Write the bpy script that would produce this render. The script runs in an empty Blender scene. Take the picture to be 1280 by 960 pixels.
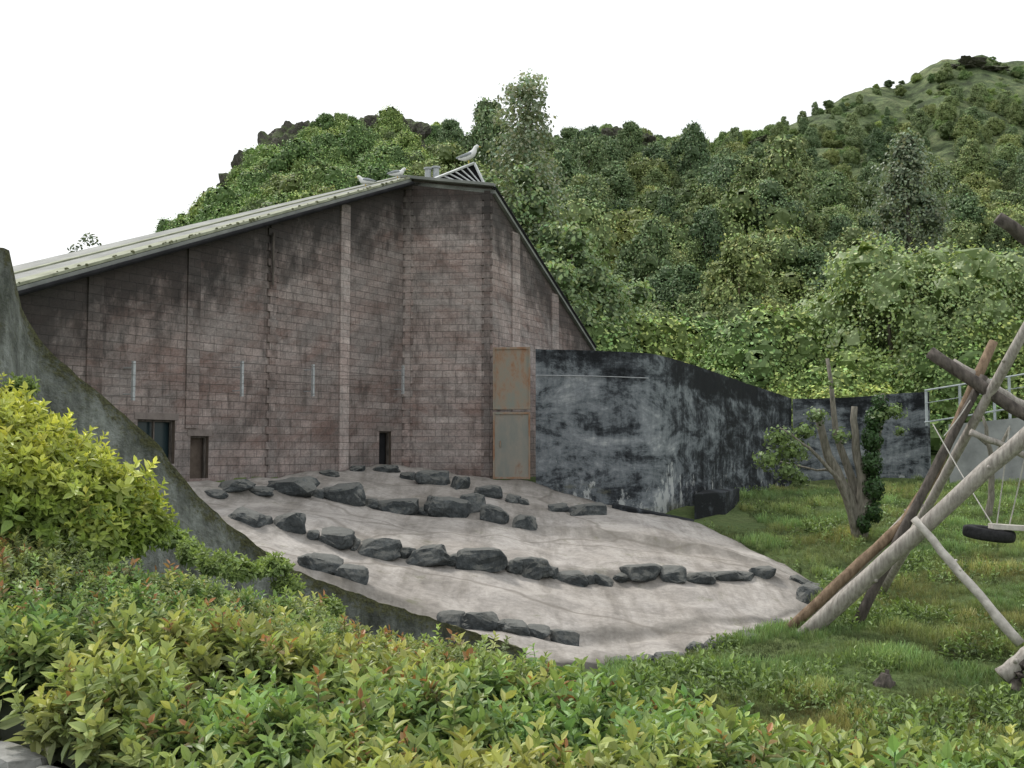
import bpy, bmesh, math, random
import numpy as np
from mathutils import Vector, noise, Matrix
random.seed(7); rng=np.random.default_rng(7)
F=1372.0; TH=math.radians(3.42)
cT,sT=math.cos(TH),math.sin(TH)
# back-projection helper: image pixel coordinates + assumed forward distance (m) -> world position
def P(px,py,Y):
    cx=(px-640)/F; cy=(480-py)/F
    d=(cx,cT-cy*sT,sT+cy*cT); k=Y/d[1]
    return np.array([d[0]*k,Y,d[2]*k])
scene=bpy.context.scene
COL=scene.collection
def link(o,parent=None):
    COL.objects.link(o)
    if parent: o.parent=parent
    return o
def group(name):
    e=bpy.data.objects.new(name,None); COL.objects.link(e); return e
# ------------------------------------------------------------ materials
def newmat(name):
    m=bpy.data.materials.new(name); m.use_nodes=True
    nt=m.node_tree; b=nt.nodes['Principled BSDF']; b.inputs['Roughness'].default_value=.9
    b.inputs['Specular IOR Level'].default_value=.2
    return m,nt,b
def nd(nt,typ,ins=None,**props):
    n=nt.nodes.new(typ)
    for k,v in props.items(): setattr(n,k,v)
    if ins:
        for k,v in ins.items():
            if isinstance(v,bpy.types.NodeSocket): nt.links.new(v,n.inputs[k])
            else: n.inputs[k].default_value=v
    return n
def ramp(nt,fac,stops,interp='LINEAR'):
    r=nt.nodes.new('ShaderNodeValToRGB'); nt.links.new(fac,r.inputs[0]); r.color_ramp.interpolation=interp
    el=r.color_ramp.elements
    while len(el)>1: el.remove(el[-1])
    el[0].position=stops[0][0]; c=stops[0][1]; el[0].color=(c,c,c,1) if not isinstance(c,tuple) else (*c,1)
    for p,c in stops[1:]:
        e=el.new(p); e.color=(c,c,c,1) if not isinstance(c,tuple) else (*c,1)
    return r.outputs[0]
def mix(nt,fac,a,b,mode='MIX'):
    n=nt.nodes.new('ShaderNodeMix'); n.data_type='RGBA'; n.blend_type=mode
    for sock,v in ((n.inputs[0],fac),(n.inputs[6],a),(n.inputs[7],b)):
        if isinstance(v,bpy.types.NodeSocket): nt.links.new(v,sock)
        elif isinstance(v,tuple): sock.default_value=(*v,1)
        else: sock.default_value=v
    return n.outputs[2]
def tex(nt,vec,scale,detail=5,rough=.6,dist=0):
    n=nd(nt,'ShaderNodeTexNoise',{'Scale':scale,'Detail':detail,'Roughness':rough,'Distortion':dist})
    if vec is not None: nt.links.new(vec,n.inputs['Vector'])
    return n.outputs['Fac']
def mapv(nt,vec,s=(1,1,1),l=(0,0,0)):
    return nd(nt,'ShaderNodeMapping',{'Vector':vec,'Scale':s,'Location':l}).outputs[0]
def math_(nt,op,a,b=None,clamp=False):
    n=nt.nodes.new('ShaderNodeMath'); n.operation=op; n.use_clamp=clamp
    for i,v in enumerate((a,b)):
        if v is None: continue
        if isinstance(v,bpy.types.NodeSocket): nt.links.new(v,n.inputs[i])
        else: n.inputs[i].default_value=v
    return n.outputs[0]
def bump(nt,b,h,strength=.5,dist=.05):
    n=nd(nt,'ShaderNodeBump',{'Height':h,'Strength':strength,'Distance':dist}); nt.links.new(n.outputs[0],b.inputs['Normal'])
def pos(nt): return nd(nt,'ShaderNodeNewGeometry').outputs['Position']
def objc(nt): return nd(nt,'ShaderNodeTexCoord').outputs['Object']

def mat_simple(name,c1,c2,scale=8,rough=.9,bs=.3,metal=0,stretch=(1,1,1)):
    m,nt,b=newmat(name); v=mapv(nt,objc(nt),stretch); f=tex(nt,v,scale)
    nt.links.new(ramp(nt,f,[(.3,c1),(.7,c2)]),b.inputs['Base Color']); b.inputs['Roughness'].default_value=rough
    b.inputs['Metallic'].default_value=metal
    if bs: bump(nt,b,f,bs,.03)
    return m
def mat_leaf(name,trans=.3,objrand=None,rough=.6):
    m,nt,b=newmat(name)
    a=nd(nt,'ShaderNodeAttribute',attribute_name='Col').outputs['Color']
    col=a
    if objrand:
        r=nd(nt,'ShaderNodeObjectInfo').outputs['Random']
        col=mix(nt,1.0,a,ramp(nt,r,objrand),'MULTIPLY')
    nt.links.new(col,b.inputs['Base Color']); b.inputs['Roughness'].default_value=rough
    b.inputs['Specular IOR Level'].default_value=.35
    if trans>0:
        t=nd(nt,'ShaderNodeBsdfTranslucent'); nt.links.new(mix(nt,1.0,col,(1.0,1.0,.6),'MULTIPLY'),t.inputs[0])
        ms=nd(nt,'ShaderNodeMixShader',{0:trans}); nt.links.new(b.outputs[0],ms.inputs[1]); nt.links.new(t.outputs[0],ms.inputs[2])
        nt.links.new(ms.outputs[0],nt.nodes['Material Output'].inputs[0])
    return m
def mat_brick(name,tone=1.0,dark=1.0,end_stain=0.0,plain=0.0):
    m,nt,b=newmat(name)
    w=nd(nt,'ShaderNodeAttribute',attribute_name='wuv').outputs['Vector']
    br=nd(nt,'ShaderNodeTexBrick',{'Vector':w,'Color1':(.205*tone,.164*tone,.150*tone,1),'Color2':(.268*tone,.220*tone,.204*tone,1),'Mortar':(.125*tone,.108*tone,.100*tone,1),
        'Scale':1.0,'Mortar Size':.011,'Mortar Smooth':.4,'Bias':-.1,'Brick Width':.44,'Row Height':.215})
    c=br.outputs['Color']
    sp=nd(nt,'ShaderNodeSeparateXYZ',{0:w})
    cell=nd(nt,'ShaderNodeTexWhiteNoise',{'Vector':nd(nt,'ShaderNodeVectorMath',{0:nd(nt,'ShaderNodeVectorMath',{0:w,1:(2.27,4.65,0)},operation='MULTIPLY').outputs[0]},operation='FLOOR').outputs[0]}).outputs['Value']
    # whole courses vary slowly along the wall: continuous along u, stepped per course
    rv=nd(nt,'ShaderNodeCombineXYZ',{0:math_(nt,'MULTIPLY',sp.outputs[0],.22),1:math_(nt,'MULTIPLY',math_(nt,'FLOOR',math_(nt,'MULTIPLY',sp.outputs[1],4.651)),.71),2:0.0}).outputs[0]
    rowc=nd(nt,'ShaderNodeTexNoise',{'Vector':rv,'Scale':1.0,'Detail':2}).outputs['Fac']
    mort=br.outputs['Fac']
    notm=math_(nt,'SUBTRACT',1.0,mort)
    c=mix(nt,math_(nt,'MULTIPLY',ramp(nt,rowc,[(.52,0.0),(.64,.55)]),notm),c,(.31*tone,.270*tone,.252*tone))
    c=mix(nt,math_(nt,'MULTIPLY',ramp(nt,rowc,[(.34,.5*(1-plain)),(.44,0.0)]),notm),c,(.135*tone,.092*tone,.080*tone))
    red=tex(nt,mapv(nt,w,(.35,.8,1),(3,1,0)),1.0,7,.75)
    c=mix(nt,ramp(nt,red,[(.50,0.0),(.60,.55*(1-plain))]),c,(.14*tone,.086*tone,.072*tone))
    grey=tex(nt,mapv(nt,w,(.5,.35,1),(13,1,0)),1.0,6,.7)
    c=mix(nt,ramp(nt,grey,[(.44,0.0),(.60,.65)]),c,(.200*tone,.185*tone,.176*tone))
    c=mix(nt,math_(nt,'MULTIPLY',notm,.22),c,ramp(nt,cell,[(0,.70),(.6,1.0),(1,1.25)]),'MULTIPLY')
    c=mix(nt,math_(nt,'MULTIPLY',mort,.35),c,(.085*tone,.075*tone,.07*tone))
    fine=tex(nt,w,14,3,.7); mid=tex(nt,w,2.2,6,.75)
    c=mix(nt,.6,c,ramp(nt,fine,[(.25,.4),(.75,1.3)]),'MULTIPLY')
    c=mix(nt,.55,c,ramp(nt,mid,[(.35,.6),(.65,1.2)]),'MULTIPLY')
    st=tex(nt,mapv(nt,w,(1.7,.20,1)),1.0,7,.7)
    top=nd(nt,'ShaderNodeMapRange',{'Value':sp.outputs[2],'From Min':0.0,'From Max':2.6,'To Min':.38,'To Max':-.08}).outputs[0]
    s=math_(nt,'ADD',st,top)
    if end_stain:
        s=math_(nt,'ADD',s,nd(nt,'ShaderNodeMapRange',{'Value':sp.outputs[0],'From Min':0.0,'From Max':10.0,'To Min':end_stain,'To Max':0.0}).outputs[0])  # more staining towards the start end of the wall
    c=mix(nt,ramp(nt,s,[(.49,0.0),(.60,.45*dark),(.76,.92*dark)]),c,(.028,.026,.025))
    drip=tex(nt,mapv(nt,w,(4.5,.12,1),(5,3,0)),1.0,6,.65)
    c=mix(nt,ramp(nt,drip,[(.53,0.0),(.67,.58*dark)]),c,(.06,.052,.048))
    drip2=tex(nt,mapv(nt,w,(1.4,.08,1),(15,3,0)),1.0,6,.65)
    c=mix(nt,ramp(nt,drip2,[(.54,0.0),(.65,.48*dark)]),c,(.075,.062,.056))
    big=tex(nt,mapv(nt,w,(.25,.2,1),(7,7,0)),1.0,4,.6)
    c=mix(nt,.7,c,ramp(nt,big,[(.3,.68),(.65,1.2)]),'MULTIPLY')
    nt.links.new(c,b.inputs['Base Color'])
    hh=math_(nt,'ADD',math_(nt,'MULTIPLY',mort,-1.0),math_(nt,'MULTIPLY',fine,.8))
    bump(nt,b,hh,.6,.02)
    return m
def mat_blackwall(name):
    m,nt,b=newmat(name)
    w=nd(nt,'ShaderNodeAttribute',attribute_name='wuv').outputs['Vector']
    sp=nd(nt,'ShaderNodeSeparateXYZ',{0:w})
    n1=tex(nt,mapv(nt,w,(.5,.6,1)),1.0,9,.72,.5)
    n2=tex(nt,mapv(nt,w,(3.2,.22,1),(5,0,0)),1.0,7,.7)
    n3=tex(nt,w,5,7,.8,.3)
    s=math_(nt,'ADD',math_(nt,'MULTIPLY',n1,.70),math_(nt,'ADD',math_(nt,'MULTIPLY',n2,.27),math_(nt,'MULTIPLY',n3,.22)))
    top=ramp(nt,math_(nt,'DIVIDE',sp.outputs[2],5.0),[(0.0,.44),(.15,.46),(.17,.515),(.45,.51),(.8,.50),(1.0,.53)])
    s=math_(nt,'ADD',s,math_(nt,'SUBTRACT',top,.5))
    s=math_(nt,'ADD',s,nd(nt,'ShaderNodeMapRange',{'Value':sp.outputs[0],'From Min':4.5,'From Max':8.0,'To Min':.02,'To Max':-.045}).outputs[0])
    c=ramp(nt,s,[(.50,(.013,.015,.017)),(.565,(.05,.057,.064)),(.615,(.14,.158,.17)),(.68,(.22,.24,.255)),(.78,(.42,.44,.44))])
    lime=tex(nt,mapv(nt,w,(2.4,.55,1),(2,9,0)),1.0,8,.75)
    low=nd(nt,'ShaderNodeMapRange',{'Value':sp.outputs[2],'From Min':2.2,'From Max':4.6,'To Min':-.10,'To Max':.085}).outputs[0]
    nr_=nd(nt,'ShaderNodeMapRange',{'Value':math_(nt,'ABSOLUTE',math_(nt,'SUBTRACT',sp.outputs[0],4.6)),'From Min':0.0,'From Max':2.5,'To Min':.05,'To Max':-.02}).outputs[0]
    c=mix(nt,ramp(nt,math_(nt,'ADD',math_(nt,'ADD',lime,low),nr_),[(.61,0.0),(.66,.85)]),c,(.50,.52,.51))
    moss=tex(nt,mapv(nt,w,(.8,1.2,1),(8,2,0)),1.0,6,.75)
    lw=nd(nt,'ShaderNodeMapRange',{'Value':sp.outputs[2],'From Min':3.4,'From Max':4.8,'To Min':-.2,'To Max':.06}).outputs[0]
    c=mix(nt,ramp(nt,math_(nt,'ADD',moss,lw),[(.54,0.0),(.64,.6)]),c,(.14,.14,.10))
    nt.links.new(c,b.inputs['Base Color']); bump(nt,b,n3,.5,.04)
    return m
def mat_mosswall(name):
    m,nt,b=newmat(name)
    w=nd(nt,'ShaderNodeAttribute',attribute_name='wuv').outputs['Vector']
    sp=nd(nt,'ShaderNodeSeparateXYZ',{0:w})
    n1=tex(nt,mapv(nt,w,(2.0,.7,1)),1.3,8,.7); n2=tex(nt,w,9,6,.75); n3=tex(nt,mapv(nt,w,(5,.5,1),(3,3,3)),1.0,6,.7)
    c=ramp(nt,n1,[(.32,(.10,.11,.095)),(.46,(.23,.245,.225)),(.60,(.36,.385,.36)),(.74,(.50,.525,.50))])
    c=mix(nt,.8,c,ramp(nt,n2,[(.3,.5),(.7,1.2)]),'MULTIPLY')
    c=mix(nt,ramp(nt,n3,[(.5,0.0),(.66,.7)]),c,(.075,.08,.065))
    fl=nd(nt,'ShaderNodeMapRange',{'Value':sp.outputs[0],'From Min':5.5,'From Max':7.5,'To Min':1.0,'To Max':.6}).outputs[0]
    c=mix(nt,1.0,c,nd(nt,'ShaderNodeCombineColor',{0:fl,1:fl,2:fl}).outputs[0],'MULTIPLY')
    t=nd(nt,'ShaderNodeMapRange',{'Value':sp.outputs[2],'From Min':0.0,'From Max':.26,'To Min':.25,'To Max':-.02}).outputs[0]
    mf=ramp(nt,math_(nt,'ADD',n2,t),[(.53,0.0),(.70,.92)])
    c=mix(nt,mf,c,ramp(nt,tex(nt,w,22,3,.7),[(.35,(.045,.045,.025)),(.65,(.14,.14,.06))]))
    nt.links.new(c,b.inputs['Base Color']); bump(nt,b,n2,.9,.08)
    return m
def mat_slope(name):
    m,nt,b=newmat(name); p=pos(nt)
    n1=tex(nt,p,.35,7,.65); n2=tex(nt,p,9,5,.75); n3=tex(nt,mapv(nt,p,(1.6,.22,.3)),1.0,6,.65); n4=tex(nt,p,1.1,8,.75,.5)
    c=ramp(nt,n1,[(.3,(.30,.275,.245)),(.5,(.395,.368,.337)),(.72,(.49,.463,.433))])
    c=mix(nt,ramp(nt,n3,[(.46,0.0),(.64,.7)]),c,(.19,.172,.148))
    c=mix(nt,.85,c,ramp(nt,n4,[(.32,.55),(.55,1.0),(.7,1.15)]),'MULTIPLY')
    c=mix(nt,.5,c,ramp(nt,n2,[(.3,.55),(.7,1.2)]),'MULTIPLY')
    vo=nd(nt,'ShaderNodeTexVoronoi',{'Vector':mix(nt,.10,mapv(nt,p,(.13,.20,0)),nd(nt,'ShaderNodeTexNoise',{'Vector':p,'Scale':.8}).outputs['Color']),'Scale':1.0},feature='DISTANCE_TO_EDGE')
    cr=ramp(nt,vo.outputs['Distance'],[(.0,.65),(.005,.45),(.010,0.0)])
    c=mix(nt,cr,c,(.15,.135,.115))
    at=nd(nt,'ShaderNodeAttribute',attribute_name='edge_dark').outputs['Fac']
    gr=math_(nt,'MULTIPLY',at,ramp(nt,n4,[(.3,1.0),(.7,.35)]))
    c=mix(nt,gr,c,(.12,.112,.095))  # darker below the terrace lips and along the borders
    moss=tex(nt,p,1.3,7,.75)
    c=mix(nt,ramp(nt,moss,[(.59,0.0),(.69,.65)]),c,(.14,.14,.09))
    nt.links.new(c,b.inputs['Base Color']); bump(nt,b,math_(nt,'ADD',n2,math_(nt,'MULTIPLY',n1,2)),.5,.05)
    return m
def mat_ground(name):
    m,nt,b=newmat(name); p=pos(nt)
    n1=tex(nt,p,.3,6,.65); n2=tex(nt,p,4,6,.75)
    c=ramp(nt,n1,[(.3,(.085,.13,.04)),(.5,(.125,.18,.06)),(.7,(.18,.22,.085))])
    c=mix(nt,.8,c,ramp(nt,n2,[(.3,.5),(.7,1.3)]),'MULTIPLY')
    sp=nd(nt,'ShaderNodeSeparateXYZ',{0:p})
    hi=nd(nt,'ShaderNodeMapRange',{'Value':sp.outputs[2],'From Min':14.0,'From Max':26.0}).outputs[0]
    h1=tex(nt,p,.13,10,.78); h2=tex(nt,p,.6,8,.8)
    hc=ramp(nt,h1,[(.38,(.055,.075,.035)),(.47,(.10,.14,.06)),(.56,(.16,.20,.09)),(.64,(.25,.26,.14)),(.72,(.16,.14,.11))])
    hc=mix(nt,.9,hc,ramp(nt,h2,[(.38,.35),(.6,1.2)]),'MULTIPLY')
    c=mix(nt,hi,c,hc)
    nt.links.new(c,b.inputs['Base Color']); bump(nt,b,math_(nt,'ADD',n2,math_(nt,'MULTIPLY',h1,3.)),.8,.3)
    return m
def mat_rock(name,c1,c2,c3,scale,moss=0,top_col=(.12,.17,.055)):  # moss: strength of the upward-face tint
    m,nt,b=newmat(name); p=pos(nt)
    n=tex(nt,p,scale,8,.7); n2=tex(nt,p,scale*5,5,.7)
    c=ramp(nt,n,[(.3,c1),(.52,c2),(.72,c3)])
    c=mix(nt,.7,c,ramp(nt,n2,[(.3,.5),(.7,1.3)]),'MULTIPLY')
    if moss:
        nz=nd(nt,'ShaderNodeSeparateXYZ',{0:nd(nt,'ShaderNodeNewGeometry').outputs['Normal']}).outputs[2]
        f=math_(nt,'ADD',math_(nt,'MULTIPLY',nz,.35),tex(nt,p,scale*1.3,6,.7))
        c=mix(nt,ramp(nt,f,[(.56,0.0),(.72,moss)]),c,top_col)  # tints upward faces: moss on the crag, painted top light on the boulders
    nt.links.new(c,b.inputs['Base Color']); bump(nt,b,math_(nt,'ADD',n,math_(nt,'MULTIPLY',n2,.4)),.9,.3/scale)
    return m
M_brick=mat_brick('weathered_block',1.28,.95,.09); M_brickf=mat_brick('weathered_block_front',1.66,.85); M_pil=mat_brick('pilaster_block',2.0,.35,0,.9); M_pilred=mat_brick('pilaster_block_dark',1.15,.9)
M_black=mat_blackwall('stained_concrete'); M_moss=mat_mosswall('mossy_concrete'); M_slope=mat_slope('sprayed_concrete')
M_ground=mat_ground('grass_ground')
M_rock=mat_rock('basalt',(.035,.042,.045),(.085,.095,.098),(.19,.20,.195),2.6,.6,(.21,.21,.19))  # pale upward faces paint lit tops into the colour, no moss here
M_crag=mat_rock('crag_rock',(.07,.065,.06),(.14,.13,.115),(.24,.22,.19),.25,.9,(.10,.13,.055))
M_roof=mat_simple('roof_sheet',(.15,.16,.15),(.27,.28,.26),1.8,.7,.1,0,(1,1,1))
M_eave=mat_simple('roof_edge',(.19,.20,.14),(.36,.38,.28),3,.8,.2)
M_white=mat_simple('white_paint',(.50,.51,.51),(.72,.73,.74),6,.6,.05)
M_dark=mat_simple('dark_void',(.008,.008,.009),(.02,.02,.022),3,.9,0)
M_galv=mat_simple('galvanised',(.32,.34,.35),(.48,.5,.51),12,.5,.1,.3)
M_rail=mat_simple('painted_rail',(.30,.34,.35),(.46,.50,.51),5,.6,.1)
M_wood=mat_simple('weathered_log',(.22,.20,.18),(.46,.43,.39),5,.9,.6,0,(4,4,.6))
M_woodb=mat_simple('bark_log',(.11,.075,.05),(.30,.22,.15),4,.9,.8,0,(3,3,1))
M_woodd=mat_simple('dark_log',(.045,.04,.035),(.15,.13,.115),4,.9,.8,0,(3,3,1))
M_birch=mat_simple('pale_log',(.33,.31,.28),(.62,.59,.54),7,.9,.4)
M_bark=mat_simple('tree_bark',(.10,.095,.075),(.27,.25,.21),6,.95,.8,0,(3,3,.7))
M_rope=mat_simple('rope',(.35,.34,.31),(.55,.53,.49),20,.9,.2)
M_tyre=mat_simple('tyre_rubber',(.012,.012,.013),(.03,.03,.032),20,.7,.3)
M_kerb=mat_simple('kerb_stone',(.17,.17,.16),(.36,.36,.34),7,.9,.7)
M_path=mat_simple('asphalt',(.05,.05,.052),(.1,.1,.1),30,.9,.4)
M_light=mat_simple('pale_concrete',(.22,.23,.23),(.38,.39,.385),1.2,.9,.3)
m,nt,b=newmat('rusty_steel'); o=objc(nt); f=tex(nt,mapv(nt,o,(1,1,.5)),1.8,7,.7)
nt.links.new(ramp(nt,f,[(.36,(.22,.23,.20)),(.48,(.27,.22,.17)),(.57,(.27,.16,.10)),(.70,(.16,.085,.05))]),b.inputs['Base Color']); bump(nt,b,f,.2,.02); M_rust=m
m,nt,b=newmat('painted_steel_door'); f=tex(nt,mapv(nt,objc(nt),(1,1,.4)),1.6,7,.7)
nt.links.new(ramp(nt,f,[(.4,(.20,.21,.19)),(.58,(.26,.24,.205)),(.68,(.22,.12,.07))]),b.inputs['Base Color']); M_door=m
m,nt,b=newmat('window_glass'); b.inputs['Base Color'].default_value=(.02,.035,.04,1); b.inputs['Roughness'].default_value=.25; b.inputs['Specular IOR Level'].default_value=.4; M_glass=m
M_doorwood=mat_simple('brown_door',(.07,.055,.045),(.13,.105,.085),4,.9,.2)
M_lintel=mat_simple('lintel',(.14,.12,.11),(.22,.19,.175),5)
M_feather=mat_simple('gull_white',(.7,.7,.7),(.82,.82,.82),5,.9,0)
M_wing=mat_simple('gull_grey',(.28,.30,.33),(.36,.38,.41),5,.9,0)
M_beak=mat_simple('gull_beak',(.6,.4,.05),(.65,.45,.08),5,.7,0)
GR=[(0,(.58,.66,.62)),(.2,(.84,.92,.84)),(.45,(1.0,1.02,.9)),(.65,(1.3,1.18,.92)),(.8,(.78,.86,.88)),(.92,(1.18,1.16,1.05)),(1,(1.5,1.32,.95))]
M_forest=mat_leaf('forest_leaves',0,GR,.7)
M_leaf=mat_leaf('leaves',.3,None,.45)
M_grass=mat_leaf('grass_blades',.25)
# ------------------------------------------------------------ mesh helpers
def fastmesh(name,V,Q,col=None,mats=(),midx=None,smooth=False,parent=None,mk=True):
    V=np.asarray(V,dtype=np.float32); Q=np.asarray(Q,dtype=np.int32); k=Q.shape[1]
    me=bpy.data.meshes.new(name); me.vertices.add(len(V)); me.vertices.foreach_set('co',V.ravel())
    me.loops.add(Q.size); me.loops.foreach_set('vertex_index',Q.ravel())
    me.polygons.add(len(Q)); me.polygons.foreach_set('loop_start',np.arange(0,Q.size,k,dtype=np.int32))
    if midx is not None: me.polygons.foreach_set('material_index',np.asarray(midx,dtype=np.int32))
    me.polygons.foreach_set('use_smooth',np.full(len(Q),smooth,dtype=bool))
    if col is not None:
        a=me.color_attributes.new('Col','FLOAT_COLOR','POINT')
        c=np.ones((len(V),4),dtype=np.float32); c[:,:3]=col; a.data.foreach_set('color',c.ravel())
    for mt in mats: me.materials.append(mt)
    me.update(calc_edges=True); me.validate()
    if not mk: return me
    return link(bpy.data.objects.new(name,me),parent)
class B:
    def __init__(s): s.v=[];s.f=[];s.m=[];s.w=[]
    def add(s,vs,fs,mi=0,w=None):
        o=len(s.v); s.v+= [tuple(map(float,v)) for v in vs]; s.f+=[tuple(i+o for i in f) for f in fs]; s.m+=[mi]*len(fs)
        s.w+= w if w is not None else [(float(v[0]),float(v[2]),3.0) for v in vs]
    def box(s,c,ax,ay,az,mi=0):
        c=np.array(c,float);ax=np.array(ax,float);ay=np.array(ay,float);az=np.array(az,float)
        vs=[c+i*ax+j*ay+k*az for k in(-1,1) for j in(-1,1) for i in(-1,1)]
        s.add(vs,[(0,2,3,1),(4,5,7,6),(0,1,5,4),(2,6,7,3),(0,4,6,2),(1,3,7,5)],mi)
    def tube(s,pts,rad,n=8,mi=0,wob=0.0,caps=True):
        pts=[np.array(p,float) for p in pts]; vs=[]
        for i,p in enumerate(pts):
            d=pts[min(i+1,len(pts)-1)]-pts[max(i-1,0)]; d/=np.linalg.norm(d)+1e-9
            u=np.array([0,0,1.]) if abs(d[2])<.9 else np.array([1.,0,0]); x=np.cross(d,u); x/=np.linalg.norm(x); y=np.cross(d,x)
            r=rad[i] if hasattr(rad,'__len__') else rad
            for j in range(n):
                a=2*math.pi*j/n; rr=r*(1+wob*random.uniform(-1,1)); vs.append(p+rr*(math.cos(a)*x+math.sin(a)*y))
        fs=[(i*n+j,i*n+(j+1)%n,(i+1)*n+(j+1)%n,(i+1)*n+j) for i in range(len(pts)-1) for j in range(n)]
        if caps: fs+=[tuple(range(n-1,-1,-1)),tuple((len(pts)-1)*n+j for j in range(n))]
        s.add(vs,fs,mi)
    def obj(s,name,mats,parent=None,smooth=False,wuv=False,bevel=0):
        me=bpy.data.meshes.new(name); me.from_pydata(s.v,[],s.f)
        for mt in mats: me.materials.append(mt)
        me.polygons.foreach_set('material_index',s.m); me.polygons.foreach_set('use_smooth',[smooth]*len(s.f))
        if wuv:
            a=me.attributes.new('wuv','FLOAT_VECTOR','POINT'); a.data.foreach_set('vector',np.array(s.w,dtype=np.float32).ravel())
        me.update(); o=link(bpy.data.objects.new(name,me),parent)
        if bevel:
            bm=o.modifiers.new('bevel','BEVEL'); bm.width=bevel; bm.segments=2
        return o
def logpts(a,b,n=8,wob=.04,sag=0):
    a=np.array(a);b=np.array(b); out=[]
    for i in range(n+1):
        t=i/n; p=a+(b-a)*t+np.array([random.uniform(-1,1) for _ in range(3)])*wob*(0<i<n); p[2]-=sag*math.sin(math.pi*t); out.append(p)
    return out
def basis(D,roll):
    D=D/np.linalg.norm(D,axis=1,keepdims=True)
    up=np.zeros_like(D); up[:,2]=1; up[np.abs(D[:,2])>.95]=[1,0,0]
    X=np.cross(D,up); X/=np.linalg.norm(X,axis=1,keepdims=True); Z=np.cross(X,D)
    c=np.cos(roll)[:,None]; s=np.sin(roll)[:,None]
    X2=X*c+Z*s; Z2=-X*s+Z*c
    return np.stack([X2,D,Z2],axis=2)
def scatter(tv,tf,tc,pos_,Mx,sc,col):
    N=len(pos_); V=np.einsum('nij,vj->nvi',Mx,tv)*np.asarray(sc)[:,None,None]+pos_[:,None,:]
    Q=(tf[None]+(np.arange(N)*len(tv))[:,None,None]).reshape(-1,tf.shape[1])
    C=col[:,None,:]*tc[None]
    return V.reshape(-1,3),Q,C.reshape(-1,3)
def merge(parts):
    V=[];Q=[];C=[];o=0
    for v,q,c in parts: V.append(v);Q.append(q+o);C.append(c);o+=len(v)
    return np.concatenate(V),np.concatenate(Q),np.concatenate(C)
leafV=np.array([[0,0,0],[.24,.32,.08],[.19,.66,.05],[0,1,-.10],[-.19,.66,.05],[-.24,.32,.08]],float); leafF=np.array([[0,1,2,3],[0,3,4,5]])
def unit(n):
    d=rng.normal(size=(n,3)); return d/np.linalg.norm(d,axis=1,keepdims=True)
def sprig(nl,length,leafsize,tip=(1.25,1.2,.9)):
    ps=[];Ds=[];S=[];C=[]
    for i in range(nl):
        t=i/(nl-1); az=i*2.4+random.uniform(-.3,.3); el=math.radians(-5+60*t+random.uniform(-18,15))
        Ds.append([math.cos(az)*math.cos(el),math.sin(az)*math.cos(el),math.sin(el)]); ps.append([0,0,length*t]); S.append(leafsize*(1.1-.45*t)*random.uniform(.75,1.2))
        k=t**1.5; C.append([1*(1-k)+tip[0]*k,1*(1-k)+tip[1]*k,1*(1-k)+tip[2]*k])
    Ds=np.array(Ds); Mx=basis(Ds,np.array([random.uniform(-.35,.35) for _ in range(nl)]))
    v,q,c=scatter(leafV,leafF,np.ones((6,3)),np.array(ps),Mx,S,np.array(C))
    r=.004; sv=np.array([[r,0,-.1],[-r,r,-.1],[-r,r,length],[r,0,length]]); 
    v2=np.concatenate([v,sv]); q2=np.concatenate([q,[[len(v),len(v)+1,len(v)+2,len(v)+3]]]); c2=np.concatenate([c,np.full((4,3),.5)])
    return v2,q2,c2
def basisZ(D,roll):
    Mx=basis(D,roll); return np.stack([Mx[:,:,0],-Mx[:,:,2],Mx[:,:,1]],axis=2)
def fbm(p,o=4): return noise.fractal(Vector(p),1.0,2.0,o)
# ------------------------------------------------------------ terrain layout from image pixels at assumed depths
row0=[(195,607,27.0),(240,604,28.0),(340,597,30.5),(430,586,33.2),(500,582,35.8),(615,597,35.4),(663,604,35.0),(760,630,33.8),(815,641,33.4),(870,655,32.6),(950,690,30),(1030,736,26.5)]
row1=[(195,611,25.2),(300,612,26.8),(360,615,28),(430,617,29.2),(490,622,30),(560,630,30),(610,642,29.5),(655,653,29),(760,664,28.6),(870,680,28),(960,703,27.2),(1030,740,25.8)]
row2=[(195,640,22),(280,655,22.4),(360,663,23),(415,672,23),(475,681,23.3),(535,691,23.5),(605,703,23.5),(665,707,24),(755,712,24.5),(840,716,24.5),(950,714,25.3),(1027,744,25)]
row3=[(230,690,19),(400,715,20),(480,742,20),(560,772,20),(605,780,20),(650,785,20),(705,785,20.3),(800,785,21),(940,770,22.5),(1015,760,23.8)]
row4=[(290,750,16.8),(400,775,17.3),(560,812,17.8),(700,830,18),(790,840,18.5),(850,824,19.3),(940,797,20.8),(1000,776,22.6)]
ROWS=[row0,row1,row2,row3,row4]
def rowpts(row,n):
    r=np.array(row,float); px=np.linspace(r[0,0],r[-1,0],n)
    py=np.interp(px,r[:,0],r[:,1]); Y=np.interp(px,r[:,0],r[:,2])
    k=np.array([1,2,3,2,1])/9.
    pyp=np.convolve(np.pad(py,2,mode='edge'),k,'valid'); Yp=np.convolve(np.pad(Y,2,mode='edge'),k,'valid')
    return np.array([P(a,b_,c) for a,b_,c in zip(px,pyp,Yp)])
anc=[]
for r in ROWS:
    for q in rowpts(r,9): anc.append(q)
for q in [(905,617,41),(950,612,45),(990,607,49),(1080,604,48.5),(1155,603,47),(1290,606,43),(1075,674,30),(1180,680,29),(1000,650,35),(990,786,20.5),(1068,781,20.3),(1290,872,16.5),(1100,860,17),(900,885,16),(1120,725,25),(1290,720,25),(1400,700,28),(1400,620,43),(1200,800,19),(1280,780,20.5)]:
    anc.append(P(*q))
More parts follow.
